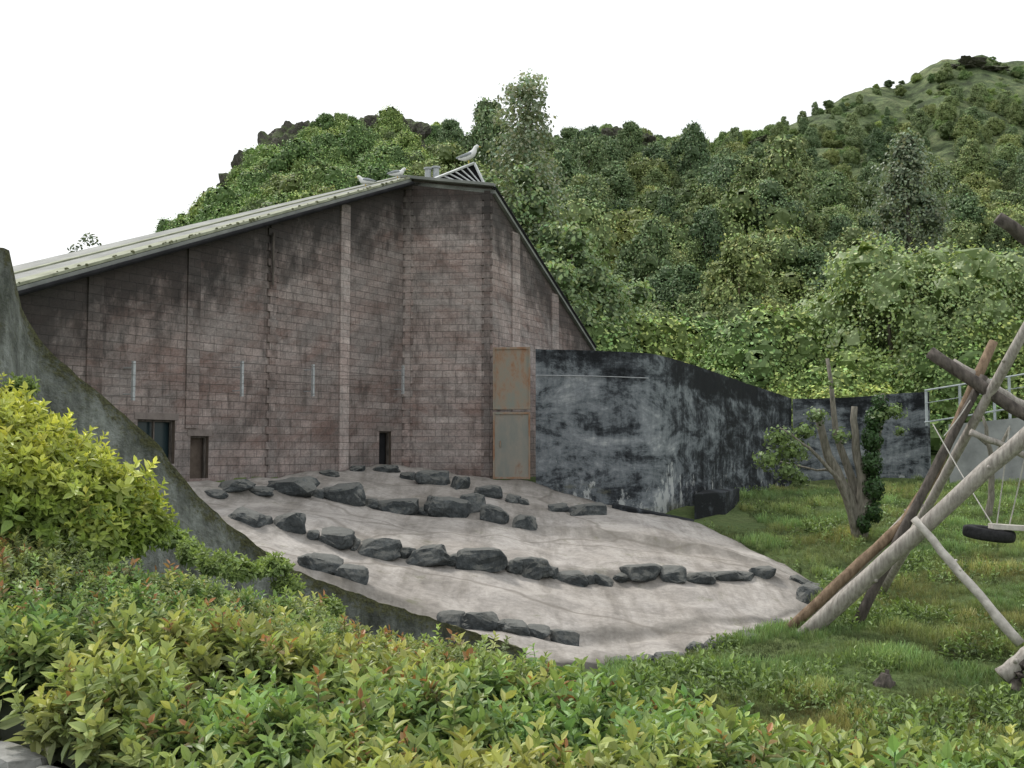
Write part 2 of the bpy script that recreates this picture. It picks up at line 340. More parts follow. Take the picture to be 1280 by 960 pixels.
for q in [(-6,0,-1.6),(0,0,-1.6),(6,0,-1.7),(-3,5.5,-1.62),(0,4.5,-1.8),(4,4.5,-2.2),(0,8.5,-2.4),(4,8,-2.9),(0,12,-3.5),(4,12,-3.7),(9,12,-3.7),(-4,8.3,-1.6),(-6,10,-1.3),(-9,14,-1),(-14,20,-1),(-12,26,-1),(16,20,-3.2),(20,32,-2),
          (-10,45,.3),(0,52,1),(12,56,1),(24,52,.5),(-20,-15,-1.6),(20,-15,-1.8),(-25,5,-1.4),(25,5,-2.4),(-30,35,0),(35,40,-.5),(-30,55,1),(40,60,1),(0,-30,-1.6)]:
    anc.append(np.array(q,float))
anc=np.array(anc)
def U(d2): return np.where(d2>1e-9,d2*np.log(d2+1e-12)*.5,0)
n=len(anc); A=np.zeros((n+3,n+3)); d2=((anc[:,None,:2]-anc[None,:,:2])**2).sum(-1); A[:n,:n]=U(d2)+np.eye(n)*.8
A[:n,n]=1;A[:n,n+1:]=anc[:,:2];A[n,:n]=1;A[n+1:,:n]=anc[:,:2].T
W=np.linalg.solve(A,np.concatenate([anc[:,2],np.zeros(3)]))
def tps(X,Y):
    out=np.empty(X.shape)
    for i in range(0,X.size,20000):
        x=X[i:i+20000];y=Y[i:i+20000]; dd=(x[:,None]-anc[None,:,0])**2+(y[:,None]-anc[None,:,1])**2
        out[i:i+20000]=U(dd)@W[:n]+W[n]+W[n+1]*x+W[n+2]*y
    return out
def ss(a,b_,x): t=np.clip((x-a)/(b_-a),0,1); return t*t*(3-2*t)
sky=np.array([(-900,420,200),(-200,400,180),(100,375,170),(225,296,160),(265,256,155),(300,222,155),(335,196,155),(370,173,155),(430,172,158),(490,166,160),(515,172,162),(530,190,165),(545,166,260),(600,165,260),(640,182,250),(700,184,240),(740,172,235),(790,176,235),(830,186,235),(900,190,235),(950,172,235),(1000,156,235),(1040,130,240),(1100,107,245),(1150,94,250),(1190,73,250),(1240,69,250),(1290,78,250),(1500,110,240),(1900,250,220),(2600,450,200)],float)
sz=np.array([P(a,b_,c)[2] for a,b_,c in sky])
def hillR(px): return np.interp(px,sky[:,0],sky[:,2])
def hill(X,Y):
    Ys=np.maximum(Y,1.); px=640+F*X/Ys; zs=np.interp(px,sky[:,0],sz); R=hillR(px)
    ex=1.10+.12*ss(550,700,px)+.38*ss(930,1120,px)
    u=np.clip((Y-56)/(R-56),0,1); z=1+(zs-1)*u**ex
    z=np.where(Y>R,zs-(Y-R)*.10,z); z=np.where(Y>R+150,np.maximum(zs-15-(Y-R-150)*.05,0),z)
    return z
def H(X,Y):
    X=np.asarray(X,float);Y=np.asarray(Y,float)
    g=np.clip(tps(X.ravel(),Y.ravel()).reshape(X.shape),-4.6,3.0)
    far=np.maximum(np.abs(X),np.abs(Y)*(Y<0)); g=g*(1-ss(35,60,far))+(-1.6)*ss(35,60,far)
    w=ss(50,62,Y)
    return g*(1-w)+hill(X,Y)*w
def H1(x,y): return float(H(np.array([x]),np.array([y]))[0])
poly=np.concatenate([rowpts(row0,40),np.array([P(1027,744,25),P(1015,760,23.8)]),rowpts(row4,40)[::-1],np.array([P(230,690,19),P(195,640,22),P(195,611,25.2)])])[:,:2]
def inside(X,Y,pl=poly):
    c=np.zeros(X.shape,bool); j=len(pl)-1
    for i in range(len(pl)):
        xi,yi=pl[i];xj,yj=pl[j]
        c^=((yi>Y)!=(yj>Y))&(X<(xj-xi)*(Y-yi)/(yj-yi+1e-12)+xi); j=i
    return c
# ground sheet (polar, to the horizon)
ang=np.radians(np.concatenate([np.arange(-180,-44,4),np.arange(-44,44,.26),np.arange(44,180,4)]))
rad=np.concatenate([[.5],np.exp(np.arange(0,math.log(4000),.0150))*1.0])
AA,RR=np.meshgrid(ang,rad); GX=RR*np.sin(AA); GY=RR*np.cos(AA); GZ=H(GX,GY)
ins=inside(GX,GY); GZ=GZ-np.where(ins,.55,0)
nz=np.array([fbm((x*.5,y*.5,0),3) if r<70 else fbm((x*.06,y*.06,3),7)*14*min(1,(r-70)/70.) for x,y,r in zip(GX.ravel(),GY.ravel(),RR.ravel())]).reshape(GX.shape)
GZ+=np.where(RR<70,nz*.09,nz*.17*np.clip((1200-RR)/800,0,1))
PX=640+F*GX/np.maximum(GY,1); kn=ss(215,260,PX)*(1-ss(520,545,PX))*ss(125,140,GY)*(1-ss(185,230,GY))*(GY>0)
rg_=np.array([ (abs(noise.fractal(Vector((x*.09,y*.09,z*.12)),1,2,5))*-5+1.6) if k>.01 else 0 for x,y,z,k in zip(GX.ravel(),GY.ravel(),GZ.ravel(),kn.ravel())]).reshape(GX.shape)
GZ+=kn*rg_
na,nr=len(ang),len(rad)
idx=np.arange(na*nr).reshape(nr,na); nxt=np.roll(idx,-1,axis=1)
Q=np.stack([idx[:-1],nxt[:-1],nxt[1:],idx[1:]],-1).reshape(-1,4)[:, ::-1]
fastmesh('ground',np.stack([GX,GY,GZ],-1).reshape(-1,3),Q,mats=[M_ground],smooth=True)
# ------------------------------------------------------------ concrete slope with terraces
NC=170; sub=16; rp=[rowpts(r,NC) for r in ROWS]; lines=[]; gl=[]
for i in range(4):
    for s_ in range(sub):
        v=(s_/sub)**1.3; l=rp[i]*(1-v)+rp[i+1]*v
        if i>0:
            t=np.linspace(0,1,NC); d=.24*ss(0,.1,1-t)*(.65+.35*np.sin(t*17+i))
            l=l.copy(); l[:,2]-=d*(1-v)*min(1,v/.10)
        lines.append(l); gl.append((.7 if i>0 else .5)*max(0,1-v/.22)+.25*max(0,(v-.85)/.15)+(.9*max(0,(v-.6)/.4) if i==3 else 0))
lines.append(rp[4]); gl.append(.9); G=np.array(lines)
for i in range(G.shape[0]):
    for j in range(NC):
        x,y,z=G[i,j]; G[i,j,2]+=fbm((x*.45,y*.45,5),3)*.13+fbm((x*2,y*2,1),2)*.03
V=G.reshape(-1,3); nrw=G.shape[0]; idx=np.arange(nrw*NC).reshape(nrw,NC)
Q=np.stack([idx[:-1,:-1],idx[1:,:-1],idx[1:,1:],idx[:-1,1:]],-1).reshape(-1,4)
per=np.concatenate([idx[0,:],idx[1:,-1],idx[-1,-2::-1],idx[-2:0:-1,0]]); sk=V[per].copy(); sk[:,2]-=.8
o=len(V); V=np.concatenate([V,sk]); k=len(per); a=np.arange(k); bq=np.stack([per,per[(a+1)%k],o+(a+1)%k,o+a],-1); Q=np.concatenate([Q,bq])
so_=fastmesh('concrete_slope',V,Q,mats=[M_slope],smooth=True)
ga=so_.data.attributes.new('edge_dark','FLOAT','POINT'); gv=np.concatenate([np.repeat(np.array(gl),NC),np.full(k,.9)]).astype(np.float32)[:len(so_.data.vertices)]
edge=np.tile(np.clip((np.linspace(0,1,NC)-.93)/.07,0,1)*.8,nrw); gv[:len(edge)]=np.maximum(gv[:len(edge)],edge); ga.data.foreach_set('value',gv)
Gf=G.reshape(-1,3)
def slopez(x,y):
    d=(Gf[:,0]-x)**2+(Gf[:,1]-y)**2; return Gf[np.argmin(d),2]
# ------------------------------------------------------------ boulders
def boulder(name,c,size,rot,mat,parent,seed,npt=18,rough=.05,cuts=2,box=.45,bev=.05):
    r=random.Random(seed); bm=bmesh.new()
    for _ in range(npt):
        q=Vector((r.gauss(0,1),r.gauss(0,1),r.gauss(0,1))).normalized()
        q=Vector([math.copysign(abs(k)**box,k) for k in q]); q=q*(r.uniform(.72,1.0)/max(abs(q.x),abs(q.y),abs(q.z),.01))*.5+q*.35
        bm.verts.new(q)
    bmesh.ops.convex_hull(bm,input=bm.verts[:])
    bmesh.ops.delete(bm,geom=[v for v in bm.verts if not v.link_faces],context='VERTS')
    bmesh.ops.triangulate(bm,faces=bm.faces[:])
    bmesh.ops.subdivide_edges(bm,edges=bm.edges[:],cuts=cuts+1,use_grid_fill=True)
    for _ in range(2): bmesh.ops.smooth_vert(bm,verts=bm.verts[:],factor=bev*8,use_axis_x=True,use_axis_y=True,use_axis_z=True)
    for v in bm.verts:
        v.co+=v.co.normalized()*(noise.fractal(v.co*2.2+Vector((seed,0,0)),1,2,4)*rough*2)
        v.co=Vector((v.co.x*size[0],v.co.y*size[1],v.co.z*size[2]))
    me=bpy.data.meshes.new(name); bm.to_mesh(me); bm.free(); me.materials.append(mat)
    o=link(bpy.data.objects.new(name,me),parent); o.location=c; o.rotation_euler=rot; return o
bg=group('boulders')
rocks=[ # image pixel x, y (centre of rock), assumed distance, pixel width, height
(268,608,26.2,30,10),(292,609,26.8,50,12),(366,610,28,62,20),(398,612,28.4,22,12),(430,613,28.6,48,24),(412,582,32,24,9),(447,578,33.5,20,7),(462,614,28.9,22,10),(497,615,29.2,56,22),(528,620,29.3,20,12),(560,624,29.3,62,24),(593,618,29.6,34,22),(620,636,29,34,22),(656,648,28.6,28,18),(325,612,27.2,30,8),
(540,588,33,42,18),(577,592,32.6,24,16),(610,600,32.2,32,16),(641,606,32,20,10),(698,621,31.5,24,10),(734,629,31.3,44,14),(480,582,34,44,8),(655,612,32,14,8),(510,583,33.6,20,10),
(308,650,22.8,46,18),(332,654,22.9,16,10),(360,653,23,42,24),(392,660,23,16,10),(418,663,23,50,20),(442,668,23.1,16,10),(475,671,23.2,52,22),(506,678,23.3,26,14),(535,681,23.3,60,20),(566,690,23.3,22,12),(605,692,23.4,62,24),(640,698,23.6,24,14),(664,696,23.8,50,22),(690,702,23.9,18,12),(712,701,24,44,18),(735,705,24.1,18,12),(754,703,24.2,26,20),(778,706,24.3,20,12),(803,705,24.4,54,18),(840,706,24.4,34,18),(872,709,24.5,40,14),(905,709,24.8,40,12),(930,707,25,30,10),(952,705,25.2,34,12),(1012,744,24.2,32,24),(1004,730,25.4,30,12),(1022,735,25.4,18,10),
(400,700,20.3,52,24),(440,722,20.2,40,18),(562,768,19.9,34,18),(582,774,19.9,20,12),(604,771,19.9,48,24),(628,778,19.9,18,12),(645,776,19.9,36,18),(674,778,20,36,16),(706,775,20.1,36,20),
(796,834,18.5,44,12),(838,820,19.1,40,10),(935,791,20.6,26,8),(868,812,19.8,24,8),(905,800,20.3,20,7),(778,838,18.3,30,11),(975,783,22,20,7),(816,828,18.8,20,8),(888,806,20,16,6)]
for i,(px,py,Y,w,h) in enumerate(rocks):
    c=P(px,py,Y); sx=w/F*Y*.68; szz=max(h/F*Y*.88,.16); zz=slopez(c[0],c[1]-.1); c[2]=zz+szz*.27 if abs(zz-c[2])<1.0 else c[2]
    boulder('rock',c,(sx,max(sx*random.uniform(.6,.85),.3),szz),(random.uniform(-.13,.13),random.uniform(-.13,.13),random.uniform(-.4,.4)),M_rock,bg,i*3+1,22,.06,2,.65,.04)
# ------------------------------------------------------------ brick building
bld=group('brick_animal_house')
A0=P(20,362,24); Bp=P(505,228,36); Cp=P(615,239,35.6); Ep=P(741,437,43)
def wall(name,a,b_,mats,openings=(),zb=-2.6,parent=bld,step=.6,zsplit=2.0,thick=.3,extra_top=0):
    a=np.array(a,float);b_=np.array(b_,float); d=(b_-a)[:2]; L=np.linalg.norm(d); d/=L; nrm=np.array([d[1],-d[0]])
    us=set(np.round(np.linspace(0,L,int(L/step)+2),4)); zs={zb,zsplit}
    for u0,u1,z0,z1 in openings: us|={u0,u1}; zs|={z0,z1}
    us=sorted(us); zs=sorted(zs); nt_=8
    bb=B(); vs=[];w=[]
    rows=len(zs)+nt_
    for u in us:
        t=u/L; ztop=a[2]+(b_[2]-a[2])*t+extra_top
        zz=list(zs)+[zsplit+(ztop-zsplit)*(k+1)/nt_ for k in range(nt_)]
        for z in zz: vs.append((a[0]+d[0]*u,a[1]+d[1]*u,z)); w.append((u,z,ztop-z))
    fs=[]
    for i in range(len(us)-1):
        for j in range(rows-1):
            um=(us[i]+us[i+1])/2
            if j<len(zs)-1:
                zm=(zs[j]+zs[j+1])/2
                if any(o[0]<um<o[1] and o[2]<zm<o[3] for o in openings): continue
            fs.append((i*rows+j,(i+1)*rows+j,(i+1)*rows+j+1,i*rows+j+1))
    bb.add(vs,fs,0,w)
    t3=np.array([-nrm[0],-nrm[1],0])*thick
    ta=np.array([a[0],a[1],a[2]+extra_top]);tb=np.array([b_[0],b_[1],b_[2]+extra_top])
    ba=np.array([a[0],a[1],zb]);b0=np.array([b_[0],b_[1],zb])
    bb.add([ta,tb,tb+t3,ta+t3,ba,b0,b0+t3,ba+t3],[(0,1,2,3),(7,6,2,3),(4,0,3,7),(1,5,6,2)],0,[(0,0,0)]*8)
    return bb.obj(name,mats,parent,wuv=True),d,nrm,L
def onwall(px,py,a,b_):
    a=np.array(a);b_=np.array(b_); r=P(px,py,10.)[:3]; d=(b_-a)[:2]; L=np.linalg.norm(d); d=d/L
    Mx=np.array([[r[0],-d[0]],[r[1],-d[1]]]); k,u=np.linalg.solve(Mx,a[:2]); return u,k*r[2]
Aext=A0+(A0-Bp)*.16
def opn(x0,x1,y0,y1,a,b_):
    u0,z1=onwall(x0,y0,a,b_);u1,_=onwall(x1,y0,a,b_);_,z0=onwall((x0+x1)/2,y1,a,b_); return (u0,u1,z0,z1)
ops=[opn(172,219,524,580,Aext,Bp),opn(238,261,545,598,Aext,Bp),opn(474,489,539,581,Aext,Bp)]
_,dL,nL,LL=wall('left_wall',Aext,Bp,[M_brick],ops)
_,dF,nF,LF=wall('front_wall',Bp,Cp,[M_brickf],extra_top=.12)
_,dR,nR,LR=wall('right_wall',Cp,Ep,[M_brickf])
d3=lambda d:np.array([d[0],d[1],0.])
for i,(u0,u1,z0,z1) in enumerate(ops):
    bb=B(); a=Aext; dep=.22
    p=lambda u,z,k:(a[0]+dL[0]*u-nL[0]*k,a[1]+dL[1]*u-nL[1]*k,z)
    vs=[p(u0,z0,0),p(u1,z0,0),p(u1,z1,0),p(u0,z1,0),p(u0,z0,dep),p(u1,z0,dep),p(u1,z1,dep),p(u0,z1,dep)]
    bb.add(vs,[(0,1,5,4),(1,2,6,5),(2,3,7,6),(3,0,4,7)],1); bb.add(vs,[(4,5,6,7)],0)
    def bar(ua,ub,za,zb_,k0,k1,mi):
        c=(np.array(p(ua,za,k0))+np.array(p(ub,zb_,k1)))/2; bb.box(c,d3(dL)*(ub-ua)/2,d3(nL)*abs(k1-k0)/2,np.array([0,0,(zb_-za)/2]),mi)
    f=.05
    bar(u0+.003,u0+f,z0,z1,.10,.16,2);bar(u1-f,u1-.003,z0,z1,.10,.16,2);bar(u0+f,u1-f,z1-f,z1-.003,.10,.16,2)
    if i==0: bar((u0+u1)/2-.02,(u0+u1)/2+.02,z0,z1-f,.10,.16,2)
    bar(u0-.1,u1+.1,z1+.004,z1+.17,-.015,.02,3)
    bb.obj('window' if i==0 else 'door',[[M_glass,M_doorwood,M_dark][i if i<2 else 2],M_doorwood,M_woodd,M_lintel],bld)
# pilasters
def pil(px,a,b_,d,nrm,wid,zb,mat,top=.18,proud=.05,jag=False):
    u,_=onwall(px,400,a,b_); L=np.linalg.norm((b_-a)[:2]); zt=a[2]+(b_[2]-a[2])*u/L-top
    bb=B(); row=.215; z=zb; i=0
    if not jag:
        rows=[(zb,zt,wid)]
    else:
        rows=[]
        while z<zt: rows.append((z,min(z+row,zt),wid*(1.0 if i%2 else .55))); z+=row; i+=1
    for z0,z1,wd in rows:
        vs=[];w=[]
        n_=max(2,int((z1-z0)/.6)+1)
        for zz in np.linspace(z0,z1,n_):
            for du,k in ((-wd/2,-.01),(-wd/2,proud),(wd/2,proud),(wd/2,-.01)):
                vs.append((a[0]+d[0]*(u+du)+nrm[0]*k,a[1]+d[1]*(u+du)+nrm[1]*k,zz)); w.append((u+du+k+3,zz,zt-zz))
        fs=[(4*i_+j,4*i_+j+1,4*i_+j+5,4*i_+j+4) for i_ in range(n_-1) for j in range(3)]+[(4*(n_-1),4*(n_-1)+1,4*(n_-1)+2,4*(n_-1)+3),(3,2,1,0)]
        bb.add(vs,fs,0,w)
    bb.obj('pilaster',[mat],bld,wuv=True)
for px,mt,zb,jag in ((118,M_pilred,-1.5,0),(241,M_pilred,ops[1][3]+.2,0),(340,M_brick,-1.5,1),(430,M_pil,-1.5,0)): pil(px,Aext,Bp,dL,nL,.42,zb,mt,jag=jag)
pil(510,Bp,Cp,dF,nF,.34,-1.5,M_brickf,0,.04,True); pil(609,Bp,Cp,dF,nF,.36,-1.5,M_pilred,0,.04,True)
pil(644,Cp,Ep,dR,nR,.55,-1.5,M_pil); pil(693,Cp,Ep,dR,nR,.55,-1.5,M_pil)
bb=B(); c=(Bp+Cp)/2; c=np.array([c[0],c[1],c[2]+.17]); bb.box(c,(Cp-Bp)/2+d3(dF)*.1,d3(nF)*.22,np.array([0,0,.05])); bb.obj('coping',[M_roof],bld,bevel=.01)
u_,z_=onwall(338,300,Aext,Bp); _,zl=onwall(345,345,Aext,Bp); q=np.array([Aext[0]+dL[0]*u_+nL[0]*.12,Aext[1]+dL[1]*u_+nL[1]*.12,0])
bb=B(); bb.tube([q+[0,0,zl-.3],q+[0,0,z_+.2]],.035,8); bb.obj('drainpipe',[M_woodd],bld)
# roof
back=-d3(nL); U1=P(502,221,38.6); D1=P(20,334,26.6); D1=D1+(D1-U1)*.16
def slab(name,pts,th,mat,parent=bld):
    bb=B(); pts=[np.array(q,float) for q in pts]; lo=[q-np.array([0,0,th]) for q in pts]; m_=len(pts)
    bb.add(pts+lo,[tuple(range(m_)),tuple(range(2*m_-1,m_-1,-1))]+[(i,(i+1)%m_,m_+(i+1)%m_,m_+i) for i in range(m_)]); return bb.obj(name,[mat],parent)
ov=d3(nL)*.32-np.array([0,0,.04])
slab('roof',[Aext+ov+[0,0,.12],Bp+ov+[0,0,.12],U1,D1],.14,M_roof)
ea=Aext+ov+[0,0,.13]; eb=Bp+ov+[0,0,.13]
for k,(t0,t1,z,mt) in enumerate(((0.0,.20,.075,M_eave),(.22,.50,.055,M_roof),(.52,.58,.09,M_eave),(.6,.98,.055,M_roof))):
    a_=ea*(1-t0)+D1*t0;b1=eb*(1-t0)+U1*t0;c1=eb*(1-t1)+U1*t1;d1=ea*(1-t1)+D1*t1
    slab('roof_sheet',[q+np.array([0,0,z]) for q in (a_,b1,c1,d1)],.07,mt)
bb=B(); bb.tube([ea-[0,0,.16]+d3(nL)*.06,eb-[0,0,.16]+d3(nL)*.06],.06,8); bb.obj('gutter',[M_dark],bld)
bb=B()
for i in range(60):
    t=random.random()**.8; q=ea*(1-t)+eb*t+np.array([0,0,.07])+(D1-ea)*random.uniform(0,.04); s_=random.uniform(.02,.055); bb.tube([q-[0,0,.03],q+[0,0,s_*.4],q+[0,0,s_*.7]],[s_,s_*.9,s_*.3],6,0,.3)
bb.obj('roof_moss',[mat_simple('moss',(.06,.065,.035),(.15,.155,.08),9)],bld)
Cb=Cp+back*3; Eb=Ep+back*3
slab('roof_front_block',[Bp+[0,0,.05],Cp+[0,0,.05],Cb+[0,0,.3],U1],.12,M_roof)
slab('roof_right',[Cp+d3(nR)*.12+[0,0,.06],Ep+d3(nR)*.12+[0,0,.06],Eb,Cb],.14,M_roof)
for a_,b1 in ((Eb,Ep),(Cb,Eb),(U1,Cb),(D1,U1),(Aext,D1)):
    a_=np.array(a_)-[0,0,.15];b1=np.array(b1)-[0,0,.15]
    wall('rear_wall',b1,a_,[M_brick])
bb=B(); bb.tube([Cp+d3(nR)*.1+[0,0,.1],Ep+d3(nR)*.1+[0,0,.1]],.07,6); bb.obj('verge',[M_dark],bld)
# louvred gable
g0=P(524,231,36.1);g1=P(608,236,35.9);g2=P(593,204,36.0); gb=np.array([-.3,2.2,-.3])
bb=B(); bb.add([g0,g1,g2,g0+gb,g1+gb,g2+gb],[(0,3,5,2),(1,2,5,4),(3,4,5)],0)
bb.add([g0+[0,.08,0],g1+[0,.08,0],g2+[0,.08,0]],[(0,1,2)],1)
for q0,q1 in ((g0,g1),(g1,g2),(g2,g0)): bb.tube([q0+[0,-.03,0],q1+[0,-.03,0]],.045,4,2)
for i in range(1,9):
    t=i/9.; tt=t*.96; q=g0*(1-tt)+g2*tt
    a_=g0*(1-t)+g1*t
    bb.tube([q,a_+(g1-a_)*min(1,.55+t*.3)],.024,4,2)
bb.obj('louvred_gable',[M_roof,M_dark,M_white],bld)
bb=B()
for px,hh in ((535,.30),(545,.34)):
    q=P(px,219,37.5); bb.tube([q-[0,0,.3],q+[0,0,hh-.1]],.11,12,0); bb.tube([q+[0,0,hh-.1],q+[0,0,hh-.04]],[.15,.15],12,0)
bb.obj('roof_vents',[M_galv],bld,smooth=False)
# electric fence posts and wires
bb=B(); wl={}
for px,y0,y1 in ((155,453,500),(291,453,495),(380,457,495),(493,458,492)):
    u,z1=onwall(px,y0,Aext,Bp); _,z0=onwall(px,y1,Aext,Bp); c=np.array([Aext[0]+dL[0]*u+nL[0]*.35,Aext[1]+dL[1]*u+nL[1]*.35,(z0+z1)/2])
    bb.box(c,d3(dL)*.035,d3(nL)*.035,np.array([0,0,(z1-z0)/2+.02]),0)
    for k in (-.35,.35): bb.tube([c+[0,0,k*(z1-z0)],c+[0,0,k*(z1-z0)]-d3(nL)*.36],.015,5,0)
    wl[px]=(c,(z1-z0))
ks=sorted(wl)
for k in (-.45,-.15,.15,.45):
    pts=[wl[x][0]+[0,0,k*wl[x][1]]+d3(nL)*.045 for x in ks]; bb.tube([pts[0]-d3(dL)*6+[0,0,0]]+pts,.005,4,1)
bb.obj('electric_fence',[M_galv,M_woodd],bld)
# rusty steel panels
q0=P(616,520,35.2);q1=P(663,520,35.0); ax=(q1-q0)/2; ax[2]=0; ay=np.array([0,.04,0])
def zpx(py,Y): return P(640,py,Y)[2]
dg=group('rusty_steel_door')
for (ya,yb,mt,nm,ins_) in ((434,512,M_rust,'upper_panel',0),(515,599,M_door,'door_leaf',.03)):
    z1,z0=zpx(ya,35.1),zpx(yb,35.1); bb=B(); c=(q0+q1)/2; c[2]=(z0+z1)/2
    bb.box(c,ax*(1-ins_),ay,np.array([0,0,(z1-z0)/2]),0)
    for sx in (-1,1): bb.box(c+ax*sx*.94+[0,-.05,0],ax*.05,np.array([0,.02,0]),np.array([0,0,(z1-z0)/2]),1)
    for sx in (-1,1): bb.box(c+[0,-.05,sx*((z1-z0)/2-.04)],ax*.885,np.array([0,.02,0]),np.array([0,0,.035]),1)
    if ya>500: bb.tube([c+ax*-.6+[0,-.08,-.05],c+ax*-.6+[0,-.08,.15]],.02,6,1)
    bb.obj(nm,[mt,M_rust],dg,bevel=.006)
# ------------------------------------------------------------ path walls
def pathwall(name,pts,thick,mat,rows=14,rough=.0,parent=None):
    pts=np.array(pts,float); n_=len(pts); d=np.gradient(pts[:,:2],axis=0); d/=np.linalg.norm(d,axis=1,keepdims=True)
    nr_=np.stack([d[:,1],-d[:,0]],-1); L=np.concatenate([[0],np.cumsum(np.linalg.norm(np.diff(pts[:,:2],axis=0),axis=1))])
    bb=B(); vs=[];w=[]
    prof=[(0,i/rows) for i in range(rows+1)]+[(-.12,1.0+.0),(-.5,1.0),(-.88,1.0),(-1,.995)]+[(-1,1-i/4) for i in range(1,5)]
    m_=len(prof)
    for i in range(n_):
        for (k,t) in prof:
            x,y=pts[i,:2]+nr_[i]*k*thick; z=pts[i,2]+(pts[i,3]-pts[i,2])*t
            r=fbm((x*2,y*2,z*2),3)*rough; z_=z+(fbm((x*3,y*3,7),3)*rough*(t>.9))
            vs.append((x+nr_[i,0]*r,y+nr_[i,1]*r,z_)); w.append((L[i]+k*thick,z,pts[i,3]-z))
    fs=[(i*m_+j,(i+1)*m_+j,(i+1)*m_+j+1,i*m_+j+1) for i in range(n_-1) for j in range(m_-1)]
    fs+=[tuple(range(m_-1,-1,-1)),tuple((n_-1)*m_+j for j in range(m_))]
    bb.add(vs,fs,0,w); return bb.obj(name,[mat],parent,wuv=True,smooth=False)
def dense(ctrl,step=.25,keepz=False):
    out=[]
    for (a_,b1) in zip(ctrl[:-1],ctrl[1:]):
        a_=np.array(a_);b1=np.array(b1); k=max(1,int(np.linalg.norm((b1-a_)[:2])/step))
        for i in range(k): out.append(a_+(b1-a_)*i/k)
    out.append(np.array(ctrl[-1])); out=np.array(out)
    ker=np.array([1,2,3,2,1])/9.
    return np.stack([np.convolve(np.pad(out[:,c_],2,mode='edge'),ker,'valid') if not(keepz and c_==3) else out[:,c_] for c_ in range(out.shape[1])],-1)
def cw(px,pyt,Y,zb):
    q=P(px,pyt,Y); return (q[0],q[1],zb,q[2])
pathwall('stained_concrete_wall',dense([cw(664,436,35.0,-3),cw(740,438,34.2,-3),cw(800,441,33.6,-3.2),cw(818,442,33.7,-3.2),cw(832,446,34.3,-3.2),cw(870,457,37.2,-3.2),cw(930,478,42.5,-3),cw(990,498,49.5,-3)],.3),.4,M_black,rough=.02)
bb=B(); pts=dense([cw(664,469,34.95,0),cw(740,470,34.15,0),cw(800,472,33.55,0),cw(818,473,33.62,0)],.3)
bb.tube([(q[0],q[1],q[3]) for q in pts],.013,5,0); bb.obj('wall_wire',[M_galv])
pathwall('enclosure_back_wall',dense([cw(985,499,49.8,-3),cw(1060,497,49.4,-3),cw(1120,492,48.6,-3),cw(1165,489,47.6,-3)],.5),.35,M_black,rough=.02)
pathwall('pale_concrete_wall',dense([cw(1178,531,45.5,-3),cw(1230,527,44.4,-3),cw(1420,505,41,-3)],.5),.35,M_light,rough=.015)
pathwall('mossy_retaining_wall',dense([cw(-260,300,9.0,-2),cw(-80,306,10.0,-2),cw(4,311,10.5,-2),cw(17,314,10.62,-2),cw(20,345,10.75,-2.1),cw(25,375,10.9,-2.2),cw(36,405,11.2,-2.3),cw(60,437,11.5,-2.3),cw(100,473,11.8,-2.5),cw(150,513,12.2,-2.5),cw(200,562,12.7,-2.6),cw(240,611,13.1,-2.7),cw(280,650,13.5,-3),cw(320,683,14,-3.2),cw(370,712,14.6,-3.4),cw(430,738,15.3,-3.6),cw(500,760,16.1,-4),cw(570,783,16.9,-4),cw(660,812,17.6,-4.2)],.07,True),.26,M_moss,rough=.04)
# solid dark block put in for the recess shade; kerb at wall corner
bb=B()
a_=P(868,654,33.6); b1=P(907,650,35.2); zt=P(868,617,33.8)[2]
fp=[a_[:2],b1[:2],b1[:2]+[1.2,3.6],a_[:2]+[.9,3.4]]
vs=[np.array([q[0],q[1],zt]) for q in fp]+[np.array([q[0],q[1],-3.4]) for q in fp]
bb.add(vs,[(0,1,2,3),(0,4,5,1),(1,5,6,2),(2,6,7,3),(3,7,4,0)],0,[(v[0]+20,v[2],.3) for v in vs])
fp=[P(765,634,32.9)[:2],P(866,655,32.7)[:2],P(868,650,33.55)[:2],P(766,630,33.55)[:2]]; zk=[-1.62,-2.12,-2.12,-1.62]
vs=[np.array([q[0],q[1],z]) for q,z in zip(fp,zk)]+[np.array([q[0],q[1],-3.4]) for q in fp]
bb.add(vs,[(0,1,2,3),(0,4,5,1),(1,5,6,2),(2,6,7,3),(3,7,4,0)],0,[(v[0]+20,v[2],.5) for v in vs])
bb.obj('recess_shade_block_and_kerb',[M_black],wuv=True,bevel=.03)
# railing
rg=group('metal_railing'); bb=B()
for px in (1158,1200,1243,1262,1310,1360,1410):
    Y=np.interp(px,[1158,1410],[46.5,41]); zt=np.interp(px,[1158,1290,1410],[488,466,448]); b0=P(px,532,Y);t0=P(px,zt,Y)
    bb.box((b0+t0)/2,(.045,0,0),(0,.04,0),(0,0,(t0[2]-b0[2])/2))
for off in (0,16,40):
    bb.tube([P(px,np.interp(px,[1158,1290,1410],[488,466,448])+off,np.interp(px,[1158,1410],[46.5,41])) for px in (1156,1220,1290,1350,1415)],.04 if off in(0,40) else .02,6)
bb.obj('rails',[M_rail],rg)
